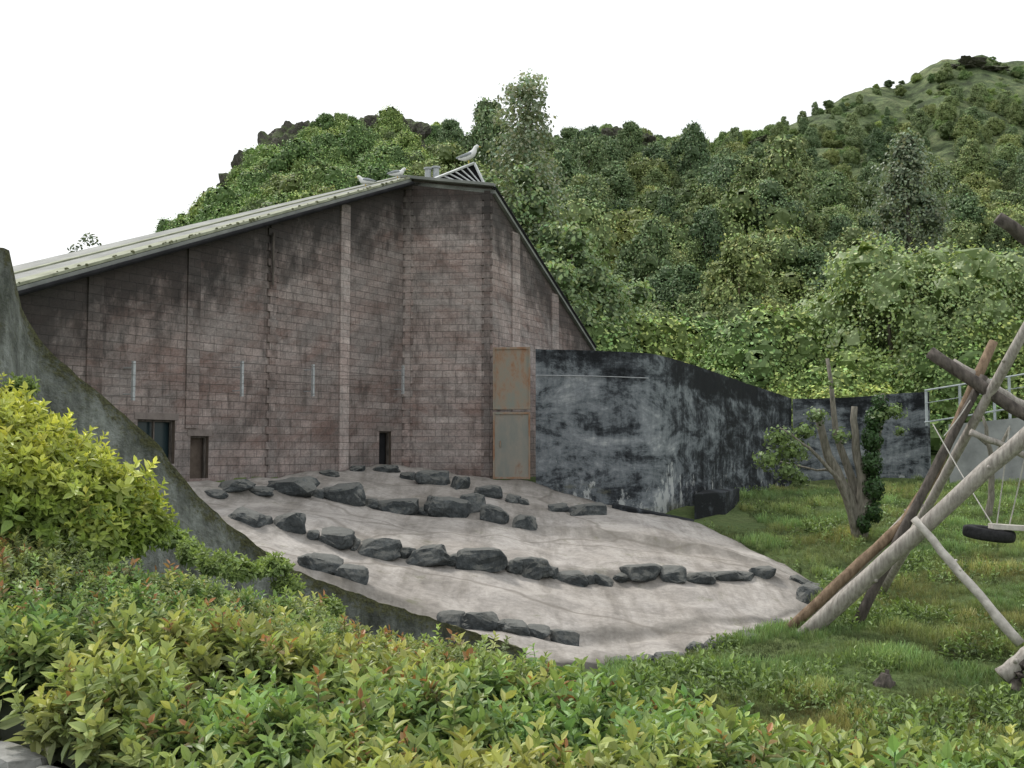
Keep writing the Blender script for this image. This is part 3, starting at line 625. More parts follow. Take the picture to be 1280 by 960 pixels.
# ------------------------------------------------------------ climbing frame
cf=group('log_climbing_frame')
def log(a,b_,r0,r1,mi,mid=None,nm='log',wob=.015):
    bb=B(); 
    if mid is not None:
        pts=[]; ctrl=[a]+mid+[b_]
        for q0,q1 in zip(ctrl[:-1],ctrl[1:]): pts+=logpts(q0,q1,4,wob)[:-1]
        pts.append(np.array(b_))
    else: pts=logpts(a,b_,11,wob)
    r=np.linspace(r0,r1,len(pts))*np.array([random.uniform(.92,1.08) for _ in pts])
    bb.tube(pts,r,12,0,.04); 
    for _ in range(2):
        i=random.randrange(1,len(pts)-1); d=np.array([random.uniform(-1,1),random.uniform(-1,.2),random.uniform(-.3,1)]); d/=np.linalg.norm(d); bb.tube([pts[i],pts[i]+d*(r[i]*1.2),pts[i]+d*(r[i]*1.4)],[r[i]*.4,r[i]*.3,r[i]*.2],7,0,.1)
    return bb.obj(nm,[mi],cf,smooth=True)
def gp(px,py,Y,dz=-.25):
    q=P(px,py,Y); q[2]=min(q[2],H1(q[0],q[1])+.05)+dz; return q
log(gp(1003,793,20.2,-.05),P(1330,500,17.5),.15,.13,M_wood)
log(gp(988,780,20.6,0),P(1242,427,20.6),.10,.085,M_woodb,[P(1062,716,20.5),P(1130,654,20.4),P(1168,592,20.4)])
log(gp(1000,786,20.9,0),P(1150,628,21.2),.10,.09,M_wood)
log(gp(1068,779,20.2,-.1),P(1230,470,20.3),.10,.08,M_woodd,[P(1125,670,20.3)])
log(gp(1095,735,24,-.2),P(1292,392,19),.10,.09,M_wood,[P(1168,618,21.5)])
log(P(1162,440,20.5),P(1330,552,19.6),.12,.11,M_woodd)
log(P(1190,452,20.7),P(1300,520,20.2),.08,.08,M_wood)
log(P(1142,648,18.6),gp(1276,808,17.6,.35),.065,.085,M_birch)
log(P(1252,846,16.8),P(1340,775,16.6),.14,.14,M_wood)
log(gp(1258,880,16.6,-.1),P(1296,790,16.7),.10,.08,M_woodd)
log(P(1247,272,17),P(1420,400,17),.10,.12,M_woodd)
log(P(1410,380,17.1),gp(1440,900,17,-.3),.14,.16,M_wood,nm='post')
log(P(1213,540,20),P(1330,590,20),.06,.06,M_wood)
bb=B()
for a_,b1 in ((P(1166,530,20.2),P(1240,655,18.6)),(P(1262,532,18.4),P(1246,655,18.5)),(P(1180,545,20),P(1213,500,20.2)),(P(1290,530,18),P(1262,655,18.4))):
    bb.tube(logpts(a_,b1,6,.0,.03),.011,5)
bb.obj('ropes',[M_rope],cf)
# tyre
bb=B(); c=P(1236,667,18.5); prof=[]; R0,rr,hw=.30,.11,.10
for j in range(14):
    a=2*math.pi*j/14; cx_=abs(math.cos(a))**.6*math.copysign(1,math.cos(a)); cy_=abs(math.sin(a))**.6*math.copysign(1,math.sin(a)); prof.append((R0+rr*cx_,hw*cy_))
vs=[];NT=36
tilt=Matrix.Rotation(math.radians(6),3,'Y')@Matrix.Rotation(math.radians(4),3,'X')
for i in range(NT):
    a=2*math.pi*i/NT
    for j,(r_,z_) in enumerate(prof):
        rr_=r_+(.008 if (i%2 and r_>R0+.05) else 0); q=tilt@Vector((rr_*math.cos(a),rr_*math.sin(a),z_)); vs.append((c[0]+q.x,c[1]+q.y,c[2]+q.z))
bb.add(vs,[(i*14+j,((i+1)%NT)*14+j,((i+1)%NT)*14+(j+1)%14,i*14+(j+1)%14) for i in range(NT) for j in range(14)]); bb.obj('tyre_swing',[M_tyre],cf,smooth=True)
bb=B(); bb.box(P(1275,660,18.3),(.48,.0,-.03),(0,.12,0),(.002,0,.045)); bb.obj('plank',[M_birch],cf,bevel=.01)
# ------------------------------------------------------------ gulls
def gull(px,py,Y,face=1,stand=True,s=1.0):
    g=group('seagull'); c=P(px,py,Y); bb=B(); f=face
    up=1.0 if stand and s>1.1 else 0.0
    body=[(-.30,.02),(-.22,.03),(-.12,.05),(0,.06+.05*up),(.1,.08+.10*up),(.16,.13+.14*up),(.19,.19+.17*up),(.24,.21+.18*up),(.28,.20+.18*up)]; rad=[.012,.045,.085,.105,.10,.07,.055,.055,.02]
    bb.tube([c+np.array([f*x*s,0,z*s]) for x,z in body],[r*s for r in rad],12,0)
    bb.obj('body',[M_feather],g,smooth=True)
    bb=B()
    for sy in (-1,1): bb.tube([c+np.array([f*x*s,sy*y*s,z*s]) for x,y,z in ((-.36,.03,.05),(-.22,.06,.08),(-.08,.085,.10+.02*up),(.05,.08,.11+.06*up),(.1,.06,.10+.08*up))],[.01*s,.035*s,.05*s,.045*s,.01*s],8,0)
    bb.obj('wings',[M_wing],g,smooth=True)
    bb=B(); bb.tube([c+np.array([f*.27*s,0,(.20+.18*up)*s]),c+np.array([f*.34*s,0,(.185+.18*up)*s])],[.018*s,.006*s],6,0)
    for sy in (-.03,.03): bb.tube([c+np.array([0,sy*s,-.02*s]),c+np.array([0,sy*s,-.16*s if stand else -.1*s])],.01*s,5,0)
    bb.obj('beak_and_legs',[M_beak],g)
gull(586,200,36.2,1,True,1.2); gull(497,219,36.2,1,False,1.0); gull(457,229,35,-1,False,1.0)
# ------------------------------------------------------------ tree templates
def qsphere(n_):
    vs=[];fs=[]
    for ax in range(3):
        for sg in (-1,1):
            o=len(vs)
            for i in range(n_+1):
                for j in range(n_+1):
                    q=[0,0,0]; q[ax]=sg; q[(ax+1)%3]=-1+2*i/n_; q[(ax+2)%3]=(-1+2*j/n_)*sg; q=np.array(q,float); vs.append(q/np.linalg.norm(q))
            for i in range(n_):
                for j in range(n_): k=o+i*(n_+1)+j; fs.append((k,k+n_+1,k+n_+2,k+1))
    return np.array(vs),np.array(fs)
qsv,qsf=qsphere(4)
diamV=np.array([[0,-.5,0],[.32,0,.05],[0,.5,0],[-.32,0,.05]],float); diamF=np.array([[0,1,2,3]])
def tube_np(pts,rad,n_=6):
    b_=B(); b_.tube(pts,rad,n_,0,0,False); return np.array(b_.v),np.array(b_.f)
def tree_mesh(name,height,cr,trunk_h,nl,nleaf,leaf,base,shape='round',mat=None,barkc=(.13,.11,.09),core=.72,lob=(.28,.42),seed=0,droop=0,limbs=8,loose=.22,trk=.03,corec=.5):
    random.seed(seed); parts=[]
    lobes=[]
    for i in range(nl):
        t=(i+random.random())/nl; z=trunk_h+(height-trunk_h)*t
        if shape=='round': rr=cr*math.sqrt(max(.05,1-((t-.40)/.66)**2))
        elif shape=='cone': rr=cr*(1.05-t)
        else: rr=cr*(.35+.65*math.sin(math.pi*min(1,t*1.05)))
        if shape=='gum': rr=cr*(.30+.75*(1-t)**.8) if t>.12 else cr*.6
        a=i*2.4+random.uniform(-.6,.6); d=rr*(.35+.5*random.random()); R=cr*random.uniform(*lob)
        lobes.append((np.array([d*math.cos(a),d*math.sin(a),min(z,height-R*.6)]),R*(1.1-.3*t)))
    tv,tf=tube_np([(0,0,-1),(0.05*cr,0,trunk_h*.6),(0,0.03*cr,trunk_h+(height-trunk_h)*.5),(0,0,height*.9)],[height*trk,height*trk*.7,height*trk*.35,.02])
    parts.append((tv,tf,np.tile(barkc,(len(tv),1))))
    for c,R in lobes[:limbs]:
        tv,tf=tube_np([(0,0,max(trunk_h*.7,c[2]-cr*.9)),tuple(c*[.5,.5,1]-[0,0,R*.4]),tuple(c)],[height*trk*.3,height*trk*.2,.015],5); parts.append((tv,tf,np.tile(barkc,(len(tv),1))))
    tot=sum(R*R for _,R in lobes)
    zc=trunk_h+(height-trunk_h)*.45
    for c,R in lobes:
        if core:
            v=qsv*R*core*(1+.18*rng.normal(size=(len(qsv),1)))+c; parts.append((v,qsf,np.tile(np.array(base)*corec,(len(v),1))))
        k=int(nleaf*(1-loose)*R*R/tot); D=unit(k); D[:,2]=np.where(D[:,2]<-.55,-D[:,2],D[:,2])
        rr=R*(1-.45*rng.random(k)**2.0)*(1+.20*rng.normal(size=k).clip(-1,2.0)); pp=c+D*rr[:,None]*np.array([1,1,.9])
        if droop: pp[:,2]-=droop*rng.random(k)*R
        Dn=D*.8+.75*unit(k)+[0,0,.25]
        nrm_=Dn/np.linalg.norm(Dn,axis=1,keepdims=True); al=np.cross(nrm_,unit(k)); al/=np.linalg.norm(al,axis=1,keepdims=True); sd=np.cross(al,nrm_)
        Mx=np.stack([sd,al,nrm_],2)
        hz_=(pp[:,2]-trunk_h)/(height-trunk_h)
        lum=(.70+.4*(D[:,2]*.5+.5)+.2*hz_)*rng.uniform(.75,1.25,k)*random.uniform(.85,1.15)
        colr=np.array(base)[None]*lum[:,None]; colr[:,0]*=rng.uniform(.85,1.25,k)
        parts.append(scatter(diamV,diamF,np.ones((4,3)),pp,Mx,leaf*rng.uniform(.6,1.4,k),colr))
    k=int(nleaf*loose); D=unit(k); rr=rng.uniform(.75,1.08,k); pp=np.array([0,0,zc])+D*rr[:,None]*np.array([cr,cr,(height-trunk_h)*.52]); 
    if shape!='round': pp[:,:2]*=(.45+.55*np.sin(np.clip((pp[:,2:3]-trunk_h)/(height-trunk_h),0,1)*math.pi))
    Dn=D+.7*unit(k); nrm_=Dn/np.linalg.norm(Dn,axis=1,keepdims=True); al=np.cross(nrm_,unit(k)); al/=np.linalg.norm(al,axis=1,keepdims=True)
    parts.append(scatter(diamV,diamF,np.ones((4,3)),pp,np.stack([np.cross(al,nrm_),al,nrm_],2),leaf*rng.uniform(.5,1.2,k),np.array(base)[None]*rng.uniform(.7,1.2,(k,1))))
    V,Q,C=merge(parts)
    return fastmesh(name,V,Q,C,[mat or M_forest],mk=False)
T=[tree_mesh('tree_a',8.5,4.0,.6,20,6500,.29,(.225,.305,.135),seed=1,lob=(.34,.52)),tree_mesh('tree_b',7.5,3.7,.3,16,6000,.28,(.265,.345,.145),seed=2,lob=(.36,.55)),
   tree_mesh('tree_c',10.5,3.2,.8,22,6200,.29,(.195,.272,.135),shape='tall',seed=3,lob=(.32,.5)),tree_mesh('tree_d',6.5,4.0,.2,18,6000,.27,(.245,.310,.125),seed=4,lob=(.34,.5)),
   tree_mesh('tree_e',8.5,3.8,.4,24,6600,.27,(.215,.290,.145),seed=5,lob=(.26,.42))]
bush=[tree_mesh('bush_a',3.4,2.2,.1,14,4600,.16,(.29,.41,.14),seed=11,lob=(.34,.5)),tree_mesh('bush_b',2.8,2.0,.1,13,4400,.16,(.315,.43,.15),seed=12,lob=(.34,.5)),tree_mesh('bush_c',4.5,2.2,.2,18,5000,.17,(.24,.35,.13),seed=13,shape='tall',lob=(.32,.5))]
gorse=[tree_mesh('gorse_a',2.6,2.0,.1,12,2600,.20,(.16,.215,.09),seed=15,lob=(.34,.5)),tree_mesh('gorse_b',3.2,2.0,.1,12,2600,.20,(.19,.255,.10),seed=16,lob=(.34,.5))]
random.seed(21)
fo=group('hillside_forest')
def put(me,x,y,z,s,parent,sz_=1):
    o=bpy.data.objects.new('tree',me); COL.objects.link(o); o.parent=parent; o.location=(x,y,z); o.rotation_euler=(random.uniform(-.06,.06),random.uniform(-.06,.06),random.uniform(0,6.28)); o.scale=(s,s,s*sz_); return o
pos_l=[]
Y=60.0
while Y<255:
    sp=4.9+Y*.004; px=545
    while px<1400:
        yy=Y+random.uniform(-.6,.6)*sp; pp=px+random.uniform(-.6,.6)*sp/Y*F; R=float(hillR(pp)); u=(yy-56)/(R-56)
        px+=sp/Y*F
        if u>1.0: continue
        if pp<640 and yy<110: continue
        if pp<635 and u>.72: continue
        lim=np.interp(pp,[960,1060,1150,1250,1400],[1.0,.93,.88,.84,.82])+.12*noise.noise(Vector((pp*.015,u*4,1)))
        if u>lim and random.random()<.9: continue
        pos_l.append(((pp-640)/F*yy,yy,u,pp))
    Y+=sp*.9
xs=np.array([p[0] for p in pos_l]);ys=np.array([p[1] for p in pos_l]);zsx=H(xs,ys)
for (x,y,u,pp),z in zip(pos_l,zsx):
    grp=noise.noise(Vector((x*.025,y*.025,2)))
    me=T[int((grp*2.2+random.random()*1.8+2))%5]; s=random.uniform(.55,1.12)*(1-.22*u)
    if random.random()<.10 and .3<u<.8: s*=1.3
    if u>.85: s*=.62
    if pp>980 and u>.6: s*=.7
    if y<72: s*=.6
    elif y<95: s*=.85
    put(me,x,y,z-.5*s,s,fo,random.uniform(.85,1.25))
# low scrub and gorse right up to the skyline on the high ground
for i in range(480):
    pp=random.uniform(960,1400); R=float(hillR(pp)); uu=random.uniform(.72,1.0)
    if noise.noise(Vector((pp*.02,uu*9,5)))<-.16: continue
    y=56+(R-56)*uu; x=(pp-640)/F*y; put(random.choice(gorse+gorse+bush),x,y,H1(x,y)-.9,random.uniform(.4,1.25)*(1.55-uu),fo,.75)
for i in range(60):
    pp=random.uniform(635,990); R=float(hillR(pp)); y=56+(R-56)*random.uniform(.95,1.0); x=(pp-640)/F*y; put(random.choice(bush),x,y,H1(x,y)-.6,random.uniform(.6,1.2),fo)
# crag
cg=group('rocky_crag')
for i,(px,py,Y,w,h) in enumerate([(258,280,150,44,40),(280,262,151,50,50),(300,240,152,50,56),(322,220,153,56,56),(345,198,154,50,50),(368,178,155,44,44),(395,182,156,50,46),(428,178,157,54,44),(455,172,158,44,44),(478,164,158,40,38),(498,164,158,40,40),(514,176,157,36,54),(522,196,157,28,50),(400,222,149,80,46),(330,255,148,80,46),(490,212,149,70,60),(455,200,152,60,50),(370,208,150,56,56),(440,236,144,60,30),(350,236,144,60,34),(300,268,144,50,30),(415,196,152,50,40),(505,232,144,50,40),
   (740,178,228,34,18),(765,175,227,36,22),(790,178,226,46,20),(815,184,226,34,14),(1190,84,244,20,8),(1212,80,243,30,8),(1245,86,242,30,8),(950,176,226,26,8)]):
    q=P(px,py,Y); boulder('rock',q,(w/F*Y*.7,w/F*Y*.6,h/F*Y*.66),(random.uniform(-.3,.3),random.uniform(-.3,.3),random.uniform(0,3)),M_crag,cg,500+i,26,.17,5,.9,.02)
for i in range(170):
    px=random.uniform(228,540); sk=np.interp(px,[225,265,300,370,430,490,520,540],[282,252,216,166,164,156,172,190]); py=sk+18+60*random.random(); Yb=random.uniform(138,147)
    q=P(px,py,Yb); put(random.choice(bush+gorse+gorse),q[0],q[1],q[2]-1.4,random.uniform(.35,1.1),fo,.85)
# woodland filling the flank of the knoll below the crag
for i in range(520):
    px=random.uniform(205,548); R=float(hillR(px)); y=random.uniform(88,R-12); x=(px-640)/F*y
    s=random.uniform(.6,1.5)*(1.0 if y>105 else .8)
    put(random.choice(bush+gorse),x,y,H1(x,y)-.5,s,fo,random.uniform(.75,1.1))
for px,py,s in ((250,268,.6),(268,254,.6),(290,232,.6),(318,206,.8),(340,188,.5),(356,176,.5),(408,166,.9),(426,162,.8),(440,162,.9),(235,276,.5),(520,180,.4)):
    q=P(px,py,153); put(random.choice(bush+gorse),q[0],q[1],q[2]-1.2*s,s,fo,.9)
# scrub behind the walls
sc=group('shrubbery')
for i in range(120):
    px=random.uniform(700,1330); Y=random.uniform(52.5,64); 
    x=(px-640)/F*Y; z=H1(x,Y)
    put(random.choice(bush),x,Y,z-.3,random.uniform(.8,1.4),sc)
for px,Y,s in ((835,54,1.1),(870,54.5,1.0),(905,55,1.2),(940,55,1.0),(965,54.5,.9),(780,52,1.3),(745,50,1.3),(1010,55,1.0),(720,50,1.5),(1080,56,1.1),(1120,56,1.0)):
    x=(px-640)/F*Y; put(random.choice(bush),x,Y,H1(x,Y)-.2,s,sc)
# individual trees
me=tree_mesh('gum_crown',18.5,2.9,6.0,46,13000,.22,(.255,.31,.215),shape='gum',mat=M_leaf,barkc=(.38,.35,.30),core=0,lob=(.22,.38),seed=31,trk=.009,limbs=30,loose=.06)
o=link(bpy.data.objects.new('gum_tree',me)); q=P(656,500,55); top=P(655,100,55); o.location=(q[0],q[1],top[2]-18.5)
me=tree_mesh('willow_crown',8.2,4.6,.4,30,22000,.18,(.34,.445,.20),mat=M_leaf,barkc=(.2,.17,.13),core=.66,lob=(.26,.42),seed=33,droop=.6,corec=.75)
for k,(px,Y,s) in enumerate(((1115,57,1.14),(1215,57,1.08),(1330,60,1.12),(1050,61,.85),(1265,60,1.05))):
    x=(px-640)/F*Y; o=link(bpy.data.objects.new('willow_tree',me)); o.location=(x,Y,H1(x,Y)+.1); o.scale=(s,s,s); o.rotation_euler=(0,0,k*2.1)
me=tree_mesh('grey_crown',11,3.6,1.0,30,9000,.26,(.22,.275,.185),shape='cone',mat=M_leaf,core=.5,lob=(.26,.4),seed=35)
q=P(1135,260,92); o=link(bpy.data.objects.new('whitebeam_tree',me)); tz=P(1135,168,92)[2]; o.location=(q[0],92,tz-11*1.15); o.scale=(1.15,1.15,1.15)
me=tree_mesh('birch_crown',9,1.6,2,14,1500,.22,(.10,.14,.08),shape='tall',mat=M_leaf,seed=36,core=0); q=P(104,300,60); o=link(bpy.data.objects.new('birch_tree',me)); o.location=(q[0],60,P(104,294,60)[2]-9)
me=tree_mesh('ash_crown',9,3.0,1,24,9000,.23,(.225,.315,.15),shape='round',mat=M_leaf,seed=37,core=.6,lob=(.3,.45))
for px,Y,pt in ((715,52,285),(635,54,215),(690,50,330),(760,56,350)):
    o=link(bpy.data.objects.new('ash_tree',me)); tz=P(px,pt,Y)[2]; o.location=((px-640)/F*Y,Y,tz-9); o.rotation_euler=(0,0,px)
# ------------------------------------------------------------ pollarded tree with ivy
iv=group('ivy_covered_tree'); bb=B(); base=gp(1076,672,30,-.2)
def stem(pts,r0,r1):
    q=[base*1.0]+[P(*p) for p in pts]; dd=[]
    for a_,b1 in zip(q[:-1],q[1:]): dd+=logpts(a_,b1,3,.03)[:-1]
    dd.append(q[-1]); bb.tube(dd,np.linspace(r0,r1,len(dd)),9,0,.08)
stem([(1060,620,30),(1035,570,30),(1022,512,30)],.20,.09)
stem([(1065,600,30.2),(1045,540,30.2),(1034,448,30.2)],.15,.05)
stem([(1078,600,29.9),(1070,560,29.9),(1068,508,29.9)],.18,.08)
stem([(1090,610,29.8),(1096,560,29.8),(1104,492,29.8)],.17,.06)
stem([(1050,600,29.6),(1012,560,29.4),(975,535,29.2)],.08,.02)
stem([(1085,600,30.3),(1100,530,30.4),(1117,512,30.5)],.08,.03)
stem([(1045,590,30.6),(1010,585,30.8),(960,575,31)],.05,.015)
bb.obj('trunk',[M_bark],iv,smooth=True)
parts=[]
def cloud(c,R,k,leaf,col,sq=(1,1,1),shell=.5):
    D=unit(k); pp=c+D*(R*(1-shell*rng.random(k)))[:,None]*np.array(sq); N_=D+.6*unit(k); N_/=np.linalg.norm(N_,axis=1,keepdims=True)
    al=np.cross(N_,unit(k)); al/=np.linalg.norm(al,axis=1,keepdims=True); Mx=np.stack([np.cross(al,N_),al,N_],2)
    lum=rng.uniform(.6,1.35,k)*(.75+.35*D[:,2]); 
    return scatter(diamV*1.1,diamF,np.ones((4,3)),pp,Mx,leaf*rng.uniform(.6,1.4,k),np.array(col)[None]*lum[:,None])
for px,py,R,k in ((1092,640,.24,500),(1092,610,.30,800),(1090,580,.30,800),(1090,550,.30,800),(1093,525,.27,600),(1100,505,.24,300),(1080,655,.2,300)): parts.append(cloud(P(px,py,29.7),R,k,.09,(.06,.125,.04),(1,1,1.4)))
for px,py,R,k in ((975,548,.55,380),(960,575,.5,340),(992,565,.55,380),(1005,540,.4,200),(985,590,.45,260),(1022,520,.4,190),(1115,515,.4,200),(1100,520,.3,140),(1035,480,.2,40),(1050,545,.35,110),(1000,600,.35,150),(1125,540,.25,70)): parts.append(cloud(P(px,py,29.6),R,k,.11,(.20,.29,.11),(1,1,.7),.95))
V,Q,C=merge(parts); fastmesh('ivy_leaves',V,Q,C,[M_leaf],parent=iv)
st=group('bare_sapling'); bb=B(); b2=gp(1236,640,34,-.2); bb.tube(logpts(b2,P(1240,575,34),5,.04)+logpts(P(1240,575,34),P(1228,520,34),4,.04)[1:],np.linspace(.12,.05,10),8,0,.1)
bb.tube(logpts(P(1240,580,34),P(1262,535,34),4,.03),.05,6); bb.tube(logpts(P(1238,560,34),P(1215,540,34),3,.03),.03,6); bb.obj('stem',[M_bark],st,smooth=True)
bb=B(); c=gp(1106,862,17,0); 
for dx,h,r_ in ((0,.24,.12),(-.1,.16,.08),(.11,.13,.07),(.03,.3,.05)): bb.tube([c+[dx,0,-.05],c+[dx,0,h*.6],c+[dx+.02,0,h]],[r_,r_*.85,r_*.6],9,0,.3)
bb.obj('tree_stump',[M_woodd])
# ------------------------------------------------------------ grass
def gtuft():
    v=[];q=[]
    for i in range(6):
        a=random.uniform(0,6.28); h=random.uniform(.5,1); w=.035; l=random.uniform(.15,.6); dx,dy=math.cos(a),math.sin(a); ox,oy=random.uniform(-.25,.25),random.uniform(-.25,.25); o=len(v)
        v+=[(ox-dy*w,oy+dx*w,-.05),(ox+dy*w,oy-dx*w,-.05),(ox+dy*w*.4+dx*l*h,oy-dx*w*.4+dy*l*h,h),(ox-dy*w*.4+dx*l*h,oy+dx*w*.4+dy*l*h,h)]; q.append((o,o+1,o+2,o+3))
    return np.array(v),np.array(q)
N0=110000; yy=12+36*rng.random(N0)**1.7; xx=(rng.uniform(760,1400,N0)-640)/F*yy
keep=~inside(xx,yy)
keep&=~((yy>33)&(xx<4.3+(yy-33.6)*.5165+.3)); keep&=(yy<48.5-(np.maximum(xx-18,0))*.8)
keep&=~((yy>32.5)&(yy<39)&(xx<7.6))
xx=xx[keep];yy=yy[keep]; zz=H(xx,yy); parts=[]
sel=rng.integers(0,4,len(xx))
for k in range(4):
    tv,tf=gtuft(); m_=sel==k; n_=m_.sum(); x,y,z=xx[m_],yy[m_],zz[m_]
    pt=np.array([noise.fractal(Vector((a*.8,b_*.8,0)),1,2,3) for a,b_ in zip(x,y)]); p2=np.array([noise.fractal(Vector((a*.3,b_*.3,9)),1,2,3) for a,b_ in zip(x,y)])
    col=np.array([.215,.292,.112])[None]*(1+.85*pt[:,None].clip(-.75,.8))*rng.uniform(.7,1.3,(n_,1)); col[:,0]*=1+.35*np.clip(p2*1.5,-.3,1)+rng.uniform(-.1,.15,n_)
    zr=np.tile([0,0,1.],(n_,1))+.2*rng.normal(size=(n_,3)); Mx=basisZ(zr,rng.uniform(0,6.28,n_))
    tc=np.ones((len(tv),3)); tc[tv[:,2]<0]=.6
    parts.append(scatter(tv,tf,tc,np.stack([x,y,z],-1),Mx,(.06+.14*np.clip(pt+.25,0,1))*rng.uniform(.6,1.5,n_)*(1+.5*(y-12)/36),col))
V,Q,C=merge(parts); fastmesh('grass',V,Q,C,[M_grass])
spg=[sprig(9,.18,.10),sprig(11,.22,.10),sprig(8,.14,.11)]
N0=8000; yy=12.5+32*rng.random(N0)**1.6; xx=(rng.uniform(780,1400,N0)-640)/F*yy; w_=np.array([noise.noise(Vector((a*.5,b_*.5,4))) for a,b_ in zip(xx,yy)])
keep=~inside(xx,yy)&(w_>-.08)&~((yy>33)&(xx<4.3+(yy-33.6)*.5165+.3))&~((yy>32.5)&(yy<39)&(xx<7.8)); xx=xx[keep];yy=yy[keep];w_=w_[keep];zz=H(xx,yy); n_=len(xx)
tv,tf,tc=spg[0]; V,Q,C=scatter(tv,tf,tc,np.stack([xx,yy,zz-.03],-1),basisZ(np.tile([0,0,1.],(n_,1))+.25*rng.normal(size=(n_,3)),rng.uniform(0,6,n_)),rng.uniform(.5,1.5,n_)*(1+np.clip(w_,0,.5)),np.array([.17,.25,.10])[None]*rng.uniform(.55,1.4,(n_,1)))
fastmesh('weeds',V,Q,C,[M_leaf])
# ------------------------------------------------------------ foreground planting
hb=[(-120,668,8.8),(0,678,8.7),(110,698,8.6),(220,732,8.6),(330,768,8.5),(450,800,8.4),(560,832,8.2),(640,858,8.0),(760,892,7.5),(870,922,7.1),(980,948,6.8),(1100,966,6.5),(1280,984,6.2),(1400,993,6.0)]
hm=[(-120,785,7.0),(0,790,7.1),(110,805,6.9),(220,840,6.4),(330,870,6.3),(450,888,6.2),(640,930,6.0),(870,975,5.6),(1100,1022,5.3),(1400,1050,5.0)]
hf=[(-120,900,6.3),(0,905,6.1),(60,925,5.8),(110,965,5.5),(220,1010,5.0),(450,1050,4.6),(640,1070,4.5),(870,1090,4.4),(1100,1120,4.3),(1400,1150,4.2)]
hz=[(a,b_+95,c+.9) for a,b_,c in hb]
NH=160; hr=[rowpts(r,NH) for r in (hz,hb,hm,hf)]; hr[0][:,2]-=.2
lines=[]
for i,k in ((0,6),(1,16),(2,16)):
    for s_ in range(k):
        v=s_/k; lines.append(hr[i]*(1-v)+hr[i+1]*v)
lines.append(hr[3]); HG=np.array(lines)
for _ in range(2): HG[1:-1]=(HG[:-2]+2*HG[1:-1]+HG[2:])/4
for i in range(HG.shape[0]):
    for j in range(NH):
        x,y,z=HG[i,j]; HG[i,j,2]+=fbm((x*1.5,y*1.5,2),4)*.19+.02
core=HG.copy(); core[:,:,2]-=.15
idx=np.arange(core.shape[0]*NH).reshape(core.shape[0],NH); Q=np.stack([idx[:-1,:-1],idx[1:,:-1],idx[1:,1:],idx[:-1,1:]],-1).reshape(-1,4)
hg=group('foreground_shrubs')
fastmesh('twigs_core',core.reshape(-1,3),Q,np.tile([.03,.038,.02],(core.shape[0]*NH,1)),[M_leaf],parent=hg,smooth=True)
c00=HG[:-1,:-1].reshape(-1,3);c10=HG[1:,:-1].reshape(-1,3);c01=HG[:-1,1:].reshape(-1,3)
nr3=np.cross(c10-c00,c01-c00); ar=np.linalg.norm(nr3,axis=1); nr3/=ar[:,None]; nr3*=np.sign(nr3[:,2:3]+1e-9)
N1=17500; ci=rng.choice(len(ar),N1,p=ar/ar.sum()); uu=rng.random((N1,1));vv=rng.random((N1,1)); pp=c00[ci]+uu*(c10[ci]-c00[ci])+vv*(c01[ci]-c00[ci]); nn=nr3[ci]
dens=np.array([fbm((p[0]*2.0,p[1]*2.0,6),3) for p in pp]); keep=dens>-.34; pp=pp[keep];nn=nn[keep];dens=dens[keep]; N1=len(pp)
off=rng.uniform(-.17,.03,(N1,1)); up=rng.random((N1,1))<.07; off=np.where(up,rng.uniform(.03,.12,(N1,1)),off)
pp=pp+nn*off
species=np.array([noise.noise(Vector((p[0]*.55,p[1]*.55,1))) for p in pp])
fine=(pp[:,1]>6.9)&(pp[:,0]<0.2)
D=nn*.5+np.array([0,0,.6])+.42*unit(N1)
hs=[sprig(9,.15,.105),sprig(10,.18,.12,(1.3,1.2,.85)),sprig(8,.12,.12),sprig(12,.2,.095)]
redtip=sprig(9,.16,.10,(1.55,.75,.7))
parts=[]; sel=rng.integers(0,4,N1)
for k in range(4):
    m_=sel==k; n_=m_.sum(); tv,tf,tc=hs[k]
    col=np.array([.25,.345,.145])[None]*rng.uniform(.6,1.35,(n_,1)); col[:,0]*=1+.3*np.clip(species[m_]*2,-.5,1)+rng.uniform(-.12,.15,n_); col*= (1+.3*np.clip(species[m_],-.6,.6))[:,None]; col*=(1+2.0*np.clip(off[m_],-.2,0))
    yel=rng.random(n_)<.08; col[yel]=np.array([.42,.46,.20])
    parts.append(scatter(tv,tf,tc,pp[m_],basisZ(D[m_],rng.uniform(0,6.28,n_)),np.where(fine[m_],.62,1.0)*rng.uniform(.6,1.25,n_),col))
m_=np.where(fine)[0]; ex=rng.choice(m_,min(10000,len(m_)*3)); n_=len(ex); tv,tf,tc=hs[3]
parts.append(scatter(tv,tf,tc,pp[ex]+rng.normal(size=(n_,3))*[.09,.09,.02],basisZ(D[ex]+.3*unit(n_),rng.uniform(0,6.28,n_)),rng.uniform(.3,.55,n_),np.array([.27,.34,.17])[None]*rng.uniform(.6,1.3,(n_,1))))
# young red-tipped shoots
ri=rng.choice(np.where(off[:,0]>-.05)[0],420); tv,tf,tc=redtip; n_=len(ri)
parts.append(scatter(tv,tf,tc,pp[ri]+[0,0,.03],basisZ(D[ri],rng.uniform(0,6,n_)),rng.uniform(.55,1.0,n_),np.array([.27,.27,.13])[None]*rng.uniform(.7,1.2,(n_,1))))
V,Q,C=merge(parts); fastmesh('leaves',V,Q,C,[M_leaf],parent=hg)
